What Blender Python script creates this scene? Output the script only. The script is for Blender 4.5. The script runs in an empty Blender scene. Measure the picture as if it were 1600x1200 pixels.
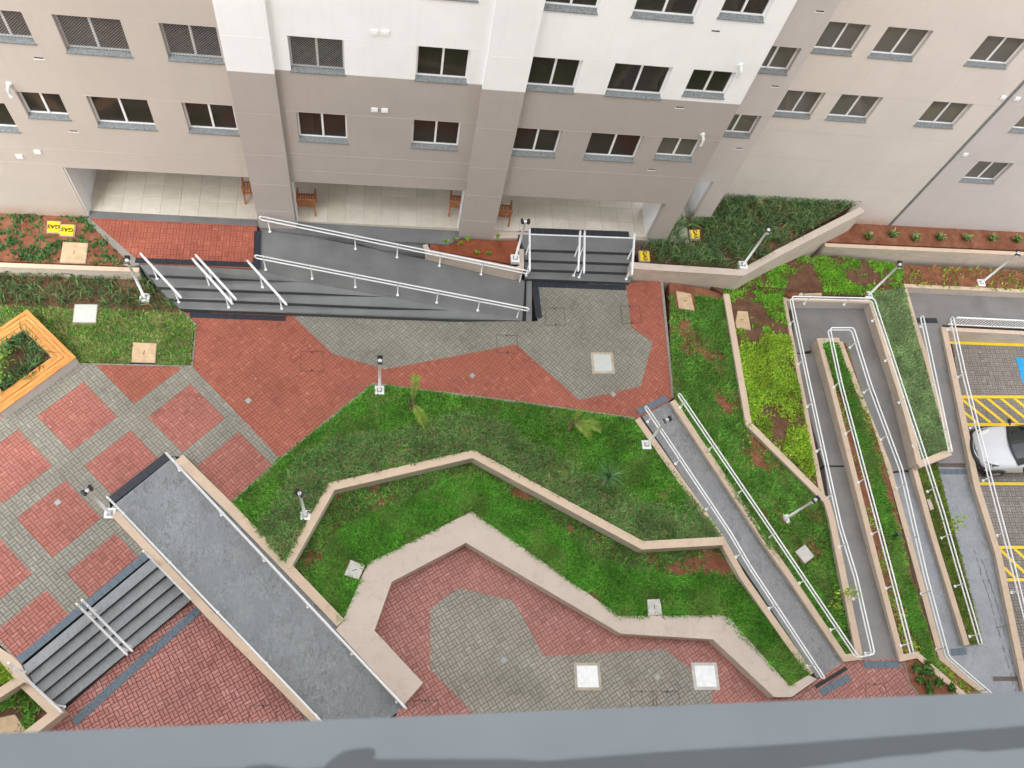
import bpy, math, random
import numpy as np
from mathutils import Vector, Matrix
from mathutils.geometry import tessellate_polygon
random.seed(7); rng = np.random.default_rng(7)
sc = bpy.context.scene; C = sc.collection
R = math.radians
# ------------------------------------------------------------------ camera
CAMZ = 24.5; FPX = 1327.98
def rX(a): return Matrix.Rotation(a, 3, 'X')
def rY(a): return Matrix.Rotation(a, 3, 'Y')
def rZ(a): return Matrix.Rotation(a, 3, 'Z')
CM = rZ(-0.35430439) @ rX(0.45468817) @ rZ(0.34015033)
cam = bpy.data.cameras.new('camera'); co = bpy.data.objects.new('camera', cam); C.objects.link(co)
co.matrix_world = Matrix.Translation((0, 0, CAMZ)) @ CM.to_4x4()
cam.sensor_width = 36; cam.lens = 36 * FPX / 1600; cam.clip_start = 0.05; cam.clip_end = 600
cam.dof.use_dof = True; cam.dof.focus_distance = 26; cam.dof.aperture_fstop = 11
sc.camera = co
# ------------------------------------------------------------------ light
w = bpy.data.worlds.new('World'); sc.world = w; w.use_nodes = True
nt = w.node_tree; nt.nodes.clear()
sky = nt.nodes.new('ShaderNodeTexSky'); sky.sky_type = 'NISHITA'; sky.sun_disc = False
SE, SR = R(58), R(200)
sky.sun_elevation = SE; sky.sun_rotation = SR; sky.dust_density = 4; sky.air_density = 1.0; sky.ozone_density = 1
hs = nt.nodes.new('ShaderNodeHueSaturation'); hs.inputs['Saturation'].default_value = 0.22
cl = nt.nodes.new('ShaderNodeMixRGB'); cl.inputs[0].default_value = 0.55; cl.inputs[2].default_value = (8.3, 8.9, 9.6, 1)
bg = nt.nodes.new('ShaderNodeBackground'); bg.inputs['Strength'].default_value = 0.15
wo = nt.nodes.new('ShaderNodeOutputWorld')
nt.links.new(sky.outputs[0], hs.inputs['Color']); nt.links.new(hs.outputs[0], cl.inputs[1])
nt.links.new(cl.outputs[0], bg.inputs[0]); nt.links.new(bg.outputs[0], wo.inputs[0])
sl = bpy.data.lights.new('sun', 'SUN'); sl.energy = 0.9; sl.angle = R(25); sl.color = (1, .965, .92)
so = bpy.data.objects.new('sun', sl); C.objects.link(so)
az = math.pi/2 - SR            # sky rotation is clockwise from +Y
sd = Vector((math.cos(az)*math.cos(SE), math.sin(az)*math.cos(SE), math.sin(SE)))
so.rotation_euler = sd.to_track_quat('Z', 'Y').to_euler()
sc.view_settings.view_transform = 'Standard'; sc.view_settings.look = 'None'
sc.view_settings.exposure = 1.3; sc.view_settings.gamma = 1; sc.view_settings.use_curve_mapping = False
sc.render.engine = 'CYCLES'

# ------------------------------------------------------------------ surveying: photo pixel -> place in the world
def ray(x, y): return CM @ Vector(((x-800)/FPX, -(y-600)/FPX, -1.0))
def P(x, y, z=0.0):
    r = ray(x, y); t = (z-CAMZ)/r.z
    return Vector((r.x*t, r.y*t, z))
def PP(pts, z=None): return [P(p[0], p[1], p[2] if len(p) > 2 else z) for p in pts]
S2 = math.sqrt(.5)
def UV(u, v, z): return Vector(((u-v)*S2, (u+v)*S2, z))

# ------------------------------------------------------------------ materials
MATS = {}
def nodes(name):
    m = bpy.data.materials.new(name); m.use_nodes = True; t = m.node_tree
    b = t.nodes['Principled BSDF']; MATS[name] = m
    return m, t, b
def N(t, k, **kw):
    n = t.nodes.new(k)
    for a, v in kw.items():
        if a in n.inputs: n.inputs[a].default_value = v
        else: setattr(n, a, v)
    return n
def pos(t, scale=(1, 1, 1), rot=0):
    g = N(t, 'ShaderNodeNewGeometry'); m = N(t, 'ShaderNodeMapping')
    m.inputs['Scale'].default_value = scale; m.inputs['Rotation'].default_value = (0, 0, rot)
    t.links.new(g.outputs['Position'], m.inputs[0]); return m.outputs[0]
def noise(t, vec, scale, detail=4, rough=.6, dist=0):
    n = N(t, 'ShaderNodeTexNoise'); n.inputs['Scale'].default_value = scale; n.inputs['Detail'].default_value = detail
    n.inputs['Roughness'].default_value = rough; n.inputs['Distortion'].default_value = dist
    t.links.new(vec, n.inputs['Vector']); return n.outputs['Fac']
def ramp(t, fac, stops):
    r = N(t, 'ShaderNodeValToRGB'); e = r.color_ramp.elements
    while len(e) < len(stops): e.new(.5)
    for q, (p, c) in zip(e, stops):
        q.position = p; q.color = (*c, 1) if isinstance(c, tuple) else (c, c, c, 1)
    t.links.new(fac, r.inputs[0]); return r.outputs[0]
def mix(t, f, a, b, mode='MIX'):
    m = N(t, 'ShaderNodeMixRGB'); m.blend_type = mode
    for s, v in ((0, f), (1, a), (2, b)):
        if isinstance(v, (int, float)): m.inputs[s].default_value = v if s == 0 else (v, v, v, 1)
        elif isinstance(v, tuple): m.inputs[s].default_value = (*v, 1)
        else: t.links.new(v, m.inputs[s])
    return m.outputs[0]
def bump(t, b, h, strength=.3, dist=.01):
    n = N(t, 'ShaderNodeBump'); n.inputs['Strength'].default_value = strength; n.inputs['Distance'].default_value = dist
    t.links.new(h, n.inputs['Height']); t.links.new(n.outputs[0], b.inputs['Normal'])
def plain(name, col, rough=.6, metal=0, var=.12, scale=6, bumps=.15, spec=None):
    m, t, b = nodes(name); p = pos(t); n = noise(t, p, scale)
    lo = tuple(c*(1-var) for c in col); hi = tuple(min(1, c*(1+var)) for c in col)
    t.links.new(ramp(t, n, [(.3, lo), (.7, hi)]), b.inputs['Base Color'])
    b.inputs['Roughness'].default_value = rough; b.inputs['Metallic'].default_value = metal
    if spec is not None: b.inputs['Specular IOR Level'].default_value = spec
    if bumps: bump(t, b, noise(t, p, 60), bumps, .004)
    return m
def brick_mat(name, lo, mid, hi, rough=.5, wet=.0):
    m, t, b = nodes(name); p = pos(t)
    a = N(t, 'ShaderNodeAttribute'); a.attribute_name = 'Tone'; oi = N(t, 'ShaderNodeObjectInfo')
    ad = N(t, 'ShaderNodeMath'); ad.operation = 'ADD'; t.links.new(a.outputs['Fac'], ad.inputs[0]); t.links.new(oi.outputs['Random'], ad.inputs[1])
    fr = N(t, 'ShaderNodeMath'); fr.operation = 'FRACT'; t.links.new(ad.outputs[0], fr.inputs[0])
    c = ramp(t, fr.outputs[0], [(0, lo), (.15, mid), (.85, mid), (1, hi)])
    big = ramp(t, noise(t, p, .7, 5), [(.3, .82), (.7, 1.12)])
    c = mix(t, 1.0, c, big, 'MULTIPLY')
    fine = ramp(t, noise(t, p, 55, 3), [(.3, .85), (.7, 1.12)])
    c = mix(t, 1.0, c, fine, 'MULTIPLY')
    sp = ramp(t, noise(t, p, 9, 2, .5), [(.70, 0.0), (.78, .35)])
    c = mix(t, sp, c, tuple(min(1, x*1.5+.05) for x in mid))
    t.links.new(c, b.inputs['Base Color'])
    t.links.new(ramp(t, noise(t, p, .9, 3), [(.35, rough-.15), (.65, rough+.15)]), b.inputs['Roughness'])
    b.inputs['Specular IOR Level'].default_value = .35
    bump(t, b, noise(t, p, 120, 2), .3, .003)
    return m
brick_mat('red_brick', (.33, .09, .055), (.39, .115, .072), (.45, .145, .095))
brick_mat('pink_brick', (.36, .135, .11), (.45, .19, .155), (.52, .25, .21))
brick_mat('stone_brick', (.27, .25, .20), (.33, .305, .25), (.38, .355, .295))
brick_mat('rose_brick', (.33, .105, .078), (.40, .14, .107), (.46, .175, .14))
brick_mat('grey_brick', (.23, .22, .175), (.275, .26, .21), (.32, .305, .25))
brick_mat('parking_brick', (.21, .18, .155), (.27, .235, .205), (.34, .30, .27))
plain('joint_red', (.085, .03, .022), .9); plain('joint_grey', (.075, .068, .052), .9)
plain('joint_lobby', (.42, .37, .30), .7)
def tile_mat():
    m, t, b = nodes('lobby_tile'); p = pos(t); oi = N(t, 'ShaderNodeObjectInfo')
    c = ramp(t, oi.outputs['Random'], [(0, (.60, .55, .46)), (1, (.68, .63, .54))])
    c = mix(t, 1, c, ramp(t, noise(t, p, 3, 5), [(.3, .93), (.7, 1.05)]), 'MULTIPLY')
    t.links.new(c, b.inputs['Base Color']); b.inputs['Roughness'].default_value = .3
tile_mat()
def concrete(name, col, rlo, rhi, streak=.5, bs=.12, sc_=1.0):
    m, t, b = nodes(name); p = pos(t)
    base = ramp(t, noise(t, p, 1.1*sc_, 6), [(.3, tuple(c*.82 for c in col)), (.7, tuple(c*1.15 for c in col))])
    ps = pos(t, (1, .38, 1), R(35))
    st = noise(t, ps, 6.5, 6, .68, 3.6)
    c = mix(t, ramp(t, st, [(.38, streak), (.46, 0.0)]), base, tuple(x*.55 for x in col))
    c = mix(t, ramp(t, noise(t, pos(t, (1, .3, 1), R(-30)), 6, 5, .6, 2), [(.58, 0.0), (.70, streak*.7)]), c, tuple(min(1, x*1.45) for x in col))
    cm = ramp(t, noise(t, p, .8, 3), [(.38, .35*streak), (.56, min(1.0, streak*1.2))])
    for q_, (rot_, sc2, colr) in enumerate(((R(20), 2.2, tuple(x*.5 for x in col)), (R(-40), 2.9, tuple(min(1, x*1.4) for x in col)), (R(65), 3.8, tuple(x*.42 for x in col)))):
        ln = ramp(t, noise(t, pos(t, (1, .5, 1), rot_), sc2, 3, .55, 2.2), [(.465, 0.0), (.488, 1.0), (.506, 1.0), (.53, 0.0)])
        mk = ramp(t, noise(t, pos(t, (1, 1, 1), rot_+1), 2.4, 4), [(.44, 0.0), (.54, 1.0)])
        c = mix(t, mix(t, 1.0, mix(t, 1.0, ln, mk, 'MULTIPLY'), cm, 'MULTIPLY'), c, colr)
    c = mix(t, ramp(t, noise(t, p, .45, 3), [(.55, 0.0), (.68, streak*.7)]), c, (col[0]*.80, col[1]*.73, col[2]*.64))
    t.links.new(c, b.inputs['Base Color'])
    pn = noise(t, p, .55, 3)
    t.links.new(ramp(t, pn, [(.38, rlo), (.62, rhi)]), b.inputs['Roughness'])
    bump(t, b, noise(t, ps, 9, 6, .65, 2.4), bs, .03)
concrete('painted_concrete', (.17, .172, .168), .42, .6, .05, .1)
concrete('wet_concrete', (.215, .228, .232), .12, .36, .62, .4)
concrete('step_concrete', (.25, .26, .265), .25, .45, .3, .25)
concrete('ramp_concrete', (.24, .24, .24), .2, .45, .5, .35)
concrete('dry_ramp', (.215, .205, .195), .4, .6, .12)
concrete('lower_concrete', (.28, .29, .305), .14, .32, .35, .2)
def wall_mat(name, col, dirt=None, z0=0, var=.035, rough=.8):
    m, t, b = nodes(name); p = pos(t)
    c = ramp(t, noise(t, p, .8, 4), [(.3, tuple(x*(1-var) for x in col)), (.7, tuple(min(1, x*(1+var)) for x in col))])
    c = mix(t, ramp(t, noise(t, pos(t, (6, 6, .35)), 1.2, 4), [(.5, 0.0), (.85, .2)]), c, tuple(x*.75 for x in col))
    if name.startswith('cap'):
        c = mix(t, ramp(t, noise(t, p, 3.5, 7, .7, .8), [(.52, 0.0), (.72, .45)]), c, tuple(x*.62 for x in col))
        c = mix(t, ramp(t, noise(t, p, 30, 3), [(.66, 0.0), (.74, .5)]), c, tuple(x*.45 for x in col))
    if name == 'render_side':
        c = mix(t, ramp(t, noise(t, pos(t, (1, 1, 2.5)), 2.2, 6, .7), [(.48, 0.0), (.70, .45)]), c, (.36, .23, .15))
    if dirt:
        s = N(t, 'ShaderNodeSeparateXYZ'); t.links.new(p, s.inputs[0])
        mr = N(t, 'ShaderNodeMapRange'); mr.inputs['From Min'].default_value = z0; mr.inputs['From Max'].default_value = z0+.7
        mr.inputs['To Min'].default_value = .75; mr.inputs['To Max'].default_value = 0
        t.links.new(s.outputs['Z'], mr.inputs['Value'])
        mm = N(t, 'ShaderNodeMath'); mm.operation = 'MULTIPLY'
        t.links.new(mr.outputs[0], mm.inputs[0]); t.links.new(ramp(t, noise(t, p, 2.5, 5), [(.3, .3), (.65, 1.0)]), mm.inputs[1])
        c = mix(t, mm.outputs[0], c, dirt)
    t.links.new(c, b.inputs['Base Color']); b.inputs['Roughness'].default_value = rough
    b.inputs['Specular IOR Level'].default_value = .25
    bump(t, b, noise(t, p, 70, 4, .7), .25, .006)
plain('riser_dark', (.055, .06, .062), .6)  # near-black tone of the thin plates on the step fronts
wall_mat('paint_white', (.87, .87, .86)); wall_mat('paint_taupe', (.42, .375, .34))
wall_mat('paint_beige', (.51, .455, .395), (.40, .22, .13), -.1)
wall_mat('paint_pale', (.67, .605, .545), (.45, .28, .18), -1.25)
wall_mat('paint_mauve', (.57, .52, .49)); wall_mat('paint_reveal', (.72, .66, .58)); wall_mat('paint_inner', (.80, .82, .83))
wall_mat('render_side', (.56, .48, .40), None, 0, .07); wall_mat('cap_cream', (.64, .49, .36), None, 0, .05, .6)
wall_mat('cap_pale', (.57, .475, .40), None, 0, .06, .45)
plain('groove', (.52, .465, .41), .7)
plain('groove_white', (.80, .79, .77), .7)
plain('white_metal', (.93, .93, .92), .3, var=.02, bumps=0); plain('frame_white', (.86, .86, .85), .35, var=.02, bumps=0)
plain('black_metal', (.02, .02, .022), .4, bumps=0); plain('dark_slot', (.03, .028, .025), .8)
plain('granite', (.165, .178, .178), .45, var=.35, scale=18)
plain('tan_cover', (.56, .40, .24), .75, var=.18, scale=5, bumps=.5); plain('grey_cover', (.55, .53, .48), .7, var=.15, scale=6, bumps=.4)
plain('pale_cover', (.55, .56, .52), .5, var=.05); plain('white_cover', (.86, .86, .85), .4, var=.09, scale=11)
plain('cover_rim', (.45, .38, .29), .8, var=.2); plain('kerb', (.27, .245, .21), .8, var=.15)
plain('yellow_paint', (.82, .56, .01), .5, var=.06); plain('black_print', (.03, .03, .02), .6, bumps=0)
plain('blue_paint', (.01, .33, .66), .5); plain('tactile_black', (.028, .034, .044), .4, var=.3, scale=30, bumps=0)
plain('tactile_blue', (.13, .17, .205), .5, var=.3, scale=30, bumps=0); plain('steel', (.38, .38, .37), .35, .4)
plain('drain_brown', (.14, .10, .085), .7); plain('cover_edge', (.11, .07, .055), .6); plain('drain_pale', (.34, .335, .31), .6); plain('terracotta', (.38, .13, .07), .8); plain('petal', (.85, .85, .80), .6, bumps=0)
plain('bark', (.22, .14, .08), .9, scale=20); plain('pipe_green', (.02, .09, .05), .5)
plain('sill_light', (.13, .143, .15), .45, var=.06, scale=9, bumps=.08); plain('sill_reflection', (.055, .062, .064), .55, var=.1, scale=9)
plain('tower_paint', (.60, .56, .50), .8)
plain('curtain', (.62, .60, .55), .9); plain('curtain_blue', (.12, .17, .30), .9); plain('curtain_tan', (.34, .26, .18), .9); plain('room_brown', (.085, .06, .045), .9, var=.4, scale=2); plain('room_grey', (.13, .12, .10), .9, var=.4, scale=2); plain('room_light', (.36, .33, .29), .9, var=.4, scale=2)
plain('tyre', (.02, .02, .02), .8); plain('car_paint', (.60, .61, .63), .18, var=.01, bumps=0); plain('chrome', (.6, .6, .6), .15, .9, bumps=0)
plain('lamp_glass', (.7, .7, .7), .1, bumps=0)
MATS['car_paint'].node_tree.nodes['Principled BSDF'].inputs['Coat Weight'].default_value = 1
def soil(name, a, b_, c_):
    m, t, b = nodes(name); p = pos(t)
    c = ramp(t, noise(t, p, 2.2, 8, .7), [(.3, a), (.52, b_), (.75, c_)])
    c = mix(t, ramp(t, noise(t, p, 40, 2), [(.68, 0.0), (.74, .6)]), c, tuple(min(1, x*1.5) for x in c_))
    t.links.new(c, b.inputs['Base Color']); b.inputs['Roughness'].default_value = .95; b.inputs['Specular IOR Level'].default_value = .2
    bump(t, b, noise(t, p, 22, 8, .75), .8, .04)
soil('soil', (.16, .055, .03), (.25, .10, .055), (.36, .18, .10))
soil('red_soil', (.17, .045, .02), (.26, .075, .035), (.34, .12, .06))
soil('dark_soil', (.09, .04, .022), (.15, .075, .045), (.22, .13, .08))
soil('under_grass', (.10, .13, .035), (.15, .19, .05), (.27, .20, .10))
def leaf_mat():
    m, t, b = nodes('leaf'); a = N(t, 'ShaderNodeAttribute'); a.attribute_name = 'Col'
    t.links.new(a.outputs['Color'], b.inputs['Base Color']); b.inputs['Roughness'].default_value = .5
    b.inputs['Specular IOR Level'].default_value = .3
    tr = N(t, 'ShaderNodeBsdfTranslucent'); t.links.new(a.outputs['Color'], tr.inputs[0])
    ms = N(t, 'ShaderNodeMixShader'); ms.inputs[0].default_value = .38
    t.links.new(b.outputs[0], ms.inputs[1]); t.links.new(tr.outputs[0], ms.inputs[2]); t.links.new(ms.outputs[0], t.nodes['Material Output'].inputs[0])
leaf_mat()
def wood_mat():
    m, t, b = nodes('timber'); tc = N(t, 'ShaderNodeTexCoord'); mp = N(t, 'ShaderNodeMapping'); mp.inputs['Scale'].default_value = (1.2, 26, 10)
    oi = N(t, 'ShaderNodeObjectInfo'); t.links.new(tc.outputs['Object'], mp.inputs[0])
    ad = N(t, 'ShaderNodeVectorMath'); ad.operation = 'ADD'; t.links.new(mp.outputs[0], ad.inputs[0])
    ml = N(t, 'ShaderNodeMath'); ml.operation = 'MULTIPLY'; ml.inputs[1].default_value = 37; t.links.new(oi.outputs['Random'], ml.inputs[0]); t.links.new(ml.outputs[0], ad.inputs[1])
    c = ramp(t, noise(t, ad.outputs[0], 1.6, 5, .6, .6), [(.25, (.28, .085, .015)), (.45, (.55, .22, .05)), (.6, (.72, .36, .10)), (.8, (.85, .52, .18))])
    t.links.new(c, b.inputs['Base Color']); b.inputs['Roughness'].default_value = .4
wood_mat(); plain('chair_wood', (.42, .16, .055), .45, var=.25, scale=14)
def glass_mat(name, tint, opac):
    m, t, b = nodes(name); b.inputs['Base Color'].default_value = (*tint, 1); b.inputs['Roughness'].default_value = .06
    b.inputs['Specular IOR Level'].default_value = .8
    tr = N(t, 'ShaderNodeBsdfTransparent'); tr.inputs[0].default_value = (.75, .78, .76, 1)
    ms = N(t, 'ShaderNodeMixShader'); ms.inputs[0].default_value = opac
    t.links.new(tr.outputs[0], ms.inputs[1]); t.links.new(b.outputs[0], ms.inputs[2]); t.links.new(ms.outputs[0], t.nodes['Material Output'].inputs[0])
glass_mat('pane_glass', (.055, .045, .037), .55); glass_mat('pane_grey', (.17, .155, .135), .75); glass_mat('car_glass', (.02, .03, .03), .8)

# ------------------------------------------------------------------ object helpers
def tag(o, label=None, cat=None, group=None, kind=None):
    if label: o['label'] = label
    if cat: o['category'] = cat
    if group: o['group'] = group
    if kind: o['kind'] = kind
    return o
def link(name, me, parent=None):
    o = bpy.data.objects.new(name, me); C.objects.link(o)
    if parent is not None:
        o.parent = parent
        if parent.type == 'EMPTY': o.location = -parent.location
    return o
def mesh(name, v, f, mat, smooth=False):
    me = bpy.data.meshes.new(name); me.from_pydata([tuple(a) for a in v], [], f)
    if mat: me.materials.append(MATS[mat])
    if smooth: me.polygons.foreach_set('use_smooth', [True]*len(me.polygons))
    me.update(); return me
def obj(name, v, f, mat, parent=None, smooth=False): return link(name, mesh(name, v, f, mat, smooth), parent)
def thing(name, loc, label, cat, group=None):
    o = bpy.data.objects.new(name, None); C.objects.link(o); o.location = loc; o.empty_display_size = .2
    return tag(o, label, cat, group)
def inst(name, me, parent, mw):
    o = bpy.data.objects.new(name, me); C.objects.link(o); o.parent = parent
    if parent is not None and parent.type == 'EMPTY': mw = Matrix.Translation(-parent.location) @ mw
    o.matrix_basis = mw; return o
class MB:
    def __init__(s): s.v = []; s.f = []
    def add(s, v, f):
        n = len(s.v); s.v += [Vector(a) for a in v]; s.f += [[i+n for i in q] for q in f]; return s
    def box(s, a, b):
        x0, y0, z0 = a; x1, y1, z1 = b
        return s.add([(x0, y0, z0), (x1, y0, z0), (x1, y1, z0), (x0, y1, z0), (x0, y0, z1), (x1, y0, z1), (x1, y1, z1), (x0, y1, z1)],
                     [(3, 2, 1, 0), (4, 5, 6, 7), (0, 1, 5, 4), (1, 2, 6, 5), (2, 3, 7, 6), (3, 0, 4, 7)])
    def beam(s, a, b, wd, ht, up=Vector((0, 0, 1))):
        a = Vector(a); b = Vector(b); d = (b-a).normalized(); x = d.cross(up)
        if x.length < 1e-4: x = Vector((1, 0, 0))
        x = x.normalized()*wd/2; y = x.cross(d).normalized()*ht/2
        v = [a-x-y, a+x-y, a+x+y, a-x+y, b-x-y, b+x-y, b+x+y, b-x+y]
        return s.add(v, [(3, 2, 1, 0), (4, 5, 6, 7), (0, 1, 5, 4), (1, 2, 6, 5), (2, 3, 7, 6), (3, 0, 4, 7)])
    def tube(s, pts, r, n=8, r1=None):
        pts = [Vector(p) for p in pts]; k = len(pts); rings = []
        for i, p in enumerate(pts):
            d = (pts[min(i+1, k-1)]-pts[max(i-1, 0)]).normalized()
            x = d.cross(Vector((0, 0, 1)))
            if x.length < .05: x = d.cross(Vector((1, 0, 0)))
            x.normalize(); y = x.cross(d); rr = r if r1 is None else r+(r1-r)*i/(k-1)
            rings.append([p+(x*math.cos(2*math.pi*j/n)+y*math.sin(2*math.pi*j/n))*rr for j in range(n)])
        v = [q for g in rings for q in g]; f = []
        for i in range(k-1):
            for j in range(n):
                f.append((i*n+j, i*n+(j+1) % n, (i+1)*n+(j+1) % n, (i+1)*n+j))
        f.append(list(range(n))); f.append(list(range((k-1)*n, k*n))[::-1])
        return s.add(v, f)
    def prism(s, top, base):
        """top: 3d points; base: z or list of z"""
        n = len(top); bz = base if isinstance(base, (list, tuple)) else [base]*n
        v = [Vector(p) for p in top] + [Vector((p[0], p[1], z)) for p, z in zip(top, bz)]
        tri = tessellate_polygon([[Vector((p[0], p[1], 0)) for p in top]])
        f = []
        for t in tri:
            a, b, c = [top[i] for i in t]
            cr = (b[0]-a[0])*(c[1]-a[1])-(b[1]-a[1])*(c[0]-a[0])
            f.append(tuple(t) if cr > 0 else tuple(reversed(t)))
        ar = sum(top[i][0]*top[(i+1) % n][1]-top[(i+1) % n][0]*top[i][1] for i in range(n))
        for i in range(n):
            j = (i+1) % n; q = (i, n+i, n+j, j)
            f.append(q if ar > 0 else tuple(reversed(q)))
        return s.add(v, f)
    def build(s, name, mat, parent=None, smooth=False): return obj(name, s.v, s.f, mat, parent, smooth)
def slab(name, pts, z, base, mat, parent=None, kind='structure'):
    o = MB().prism(PP(pts, z), base).build(name, mat, parent)
    if parent is None and kind: o['kind'] = kind
    return o
def offset_line(pts, wd):
    pts = [Vector(p) for p in pts]; n = len(pts); L = []; Rr = []
    for i in range(n):
        d0 = (pts[i]-pts[i-1]) if i > 0 else (pts[1]-pts[0]); d1 = (pts[i+1]-pts[i]) if i < n-1 else (pts[i]-pts[i-1])
        d0.z = d1.z = 0; d0.normalize(); d1.normalize()
        n0 = Vector((-d0.y, d0.x, 0)); n1 = Vector((-d1.y, d1.x, 0)); m = (n0+n1).normalized()
        k = wd/2/max(.35, m.dot(n0)); L.append(pts[i]+m*k); Rr.append(pts[i]-m*k)
    return L, Rr
def capwall(label, pts, wd, base, z=None, side='render_side', cap='cap_cream', over=.012, name='retaining_wall', capth=.03):
    c = PP(pts, z) if not isinstance(pts[0], Vector) else pts
    t = thing(name, c[0].copy(), label, 'wall')
    L, Rr = offset_line(c, wd); cap_drop = Vector((0, 0, capth))
    body = [p-cap_drop for p in L] + [p-cap_drop for p in reversed(Rr)]
    MB().prism(body, base).build('wall_body', side, t)
    L, Rr = offset_line(c, wd+over*2); top = L+list(reversed(Rr))
    MB().prism(top, [p.z-capth for p in top]).build('wall_cap', cap, t)
    return t

# ------------------------------------------------------------------ brick paving
def clip(poly, A, B):
    out = []
    for i in range(len(poly)):
        p, q = poly[i], poly[(i+1) % len(poly)]
        sp = (B[0]-A[0])*(p[1]-A[1])-(B[1]-A[1])*(p[0]-A[0]); sq = (B[0]-A[0])*(q[1]-A[1])-(B[1]-A[1])*(q[0]-A[0])
        if sp >= 0: out.append(p)
        if (sp >= 0) != (sq >= 0):
            t = sp/(sp-sq); out.append((p[0]+(q[0]-p[0])*t, p[1]+(q[1]-p[1])*t))
    return out
def area(p): return .5*sum(p[i][0]*p[(i+1) % len(p)][1]-p[(i+1) % len(p)][0]*p[i][1] for i in range(len(p)))
def inside(poly, X, Y):
    r = np.zeros(X.shape, bool); n = len(poly)
    for i in range(n):
        x0, y0 = poly[i]; x1, y1 = poly[(i+1) % n]
        if y0 == y1: continue
        c = ((y0 > Y) != (y1 > Y)) & (X < (x1-x0)*(Y-y0)/(y1-y0)+x0); r ^= c
    return r
def brick_mesh(nm, L, W, mat, h=.012, b=.005):
    v = []
    for (e, z) in ((0, -h), (0, -b), (b, 0)):
        v += [(-L/2+e, -W/2+e, z), (L/2-e, -W/2+e, z), (L/2-e, W/2-e, z), (-L/2+e, W/2-e, z)]
    f = [(8, 9, 10, 11)]
    for k in (0, 4):
        for i in range(4): f.append((k+i, k+(i+1) % 4, k+4+(i+1) % 4, k+4+i))
    return mesh(nm, v, f, mat)
def near(p): return (Vector((p[0], p[1], 0))-Vector((1.5, 4, 0))).length
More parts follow.
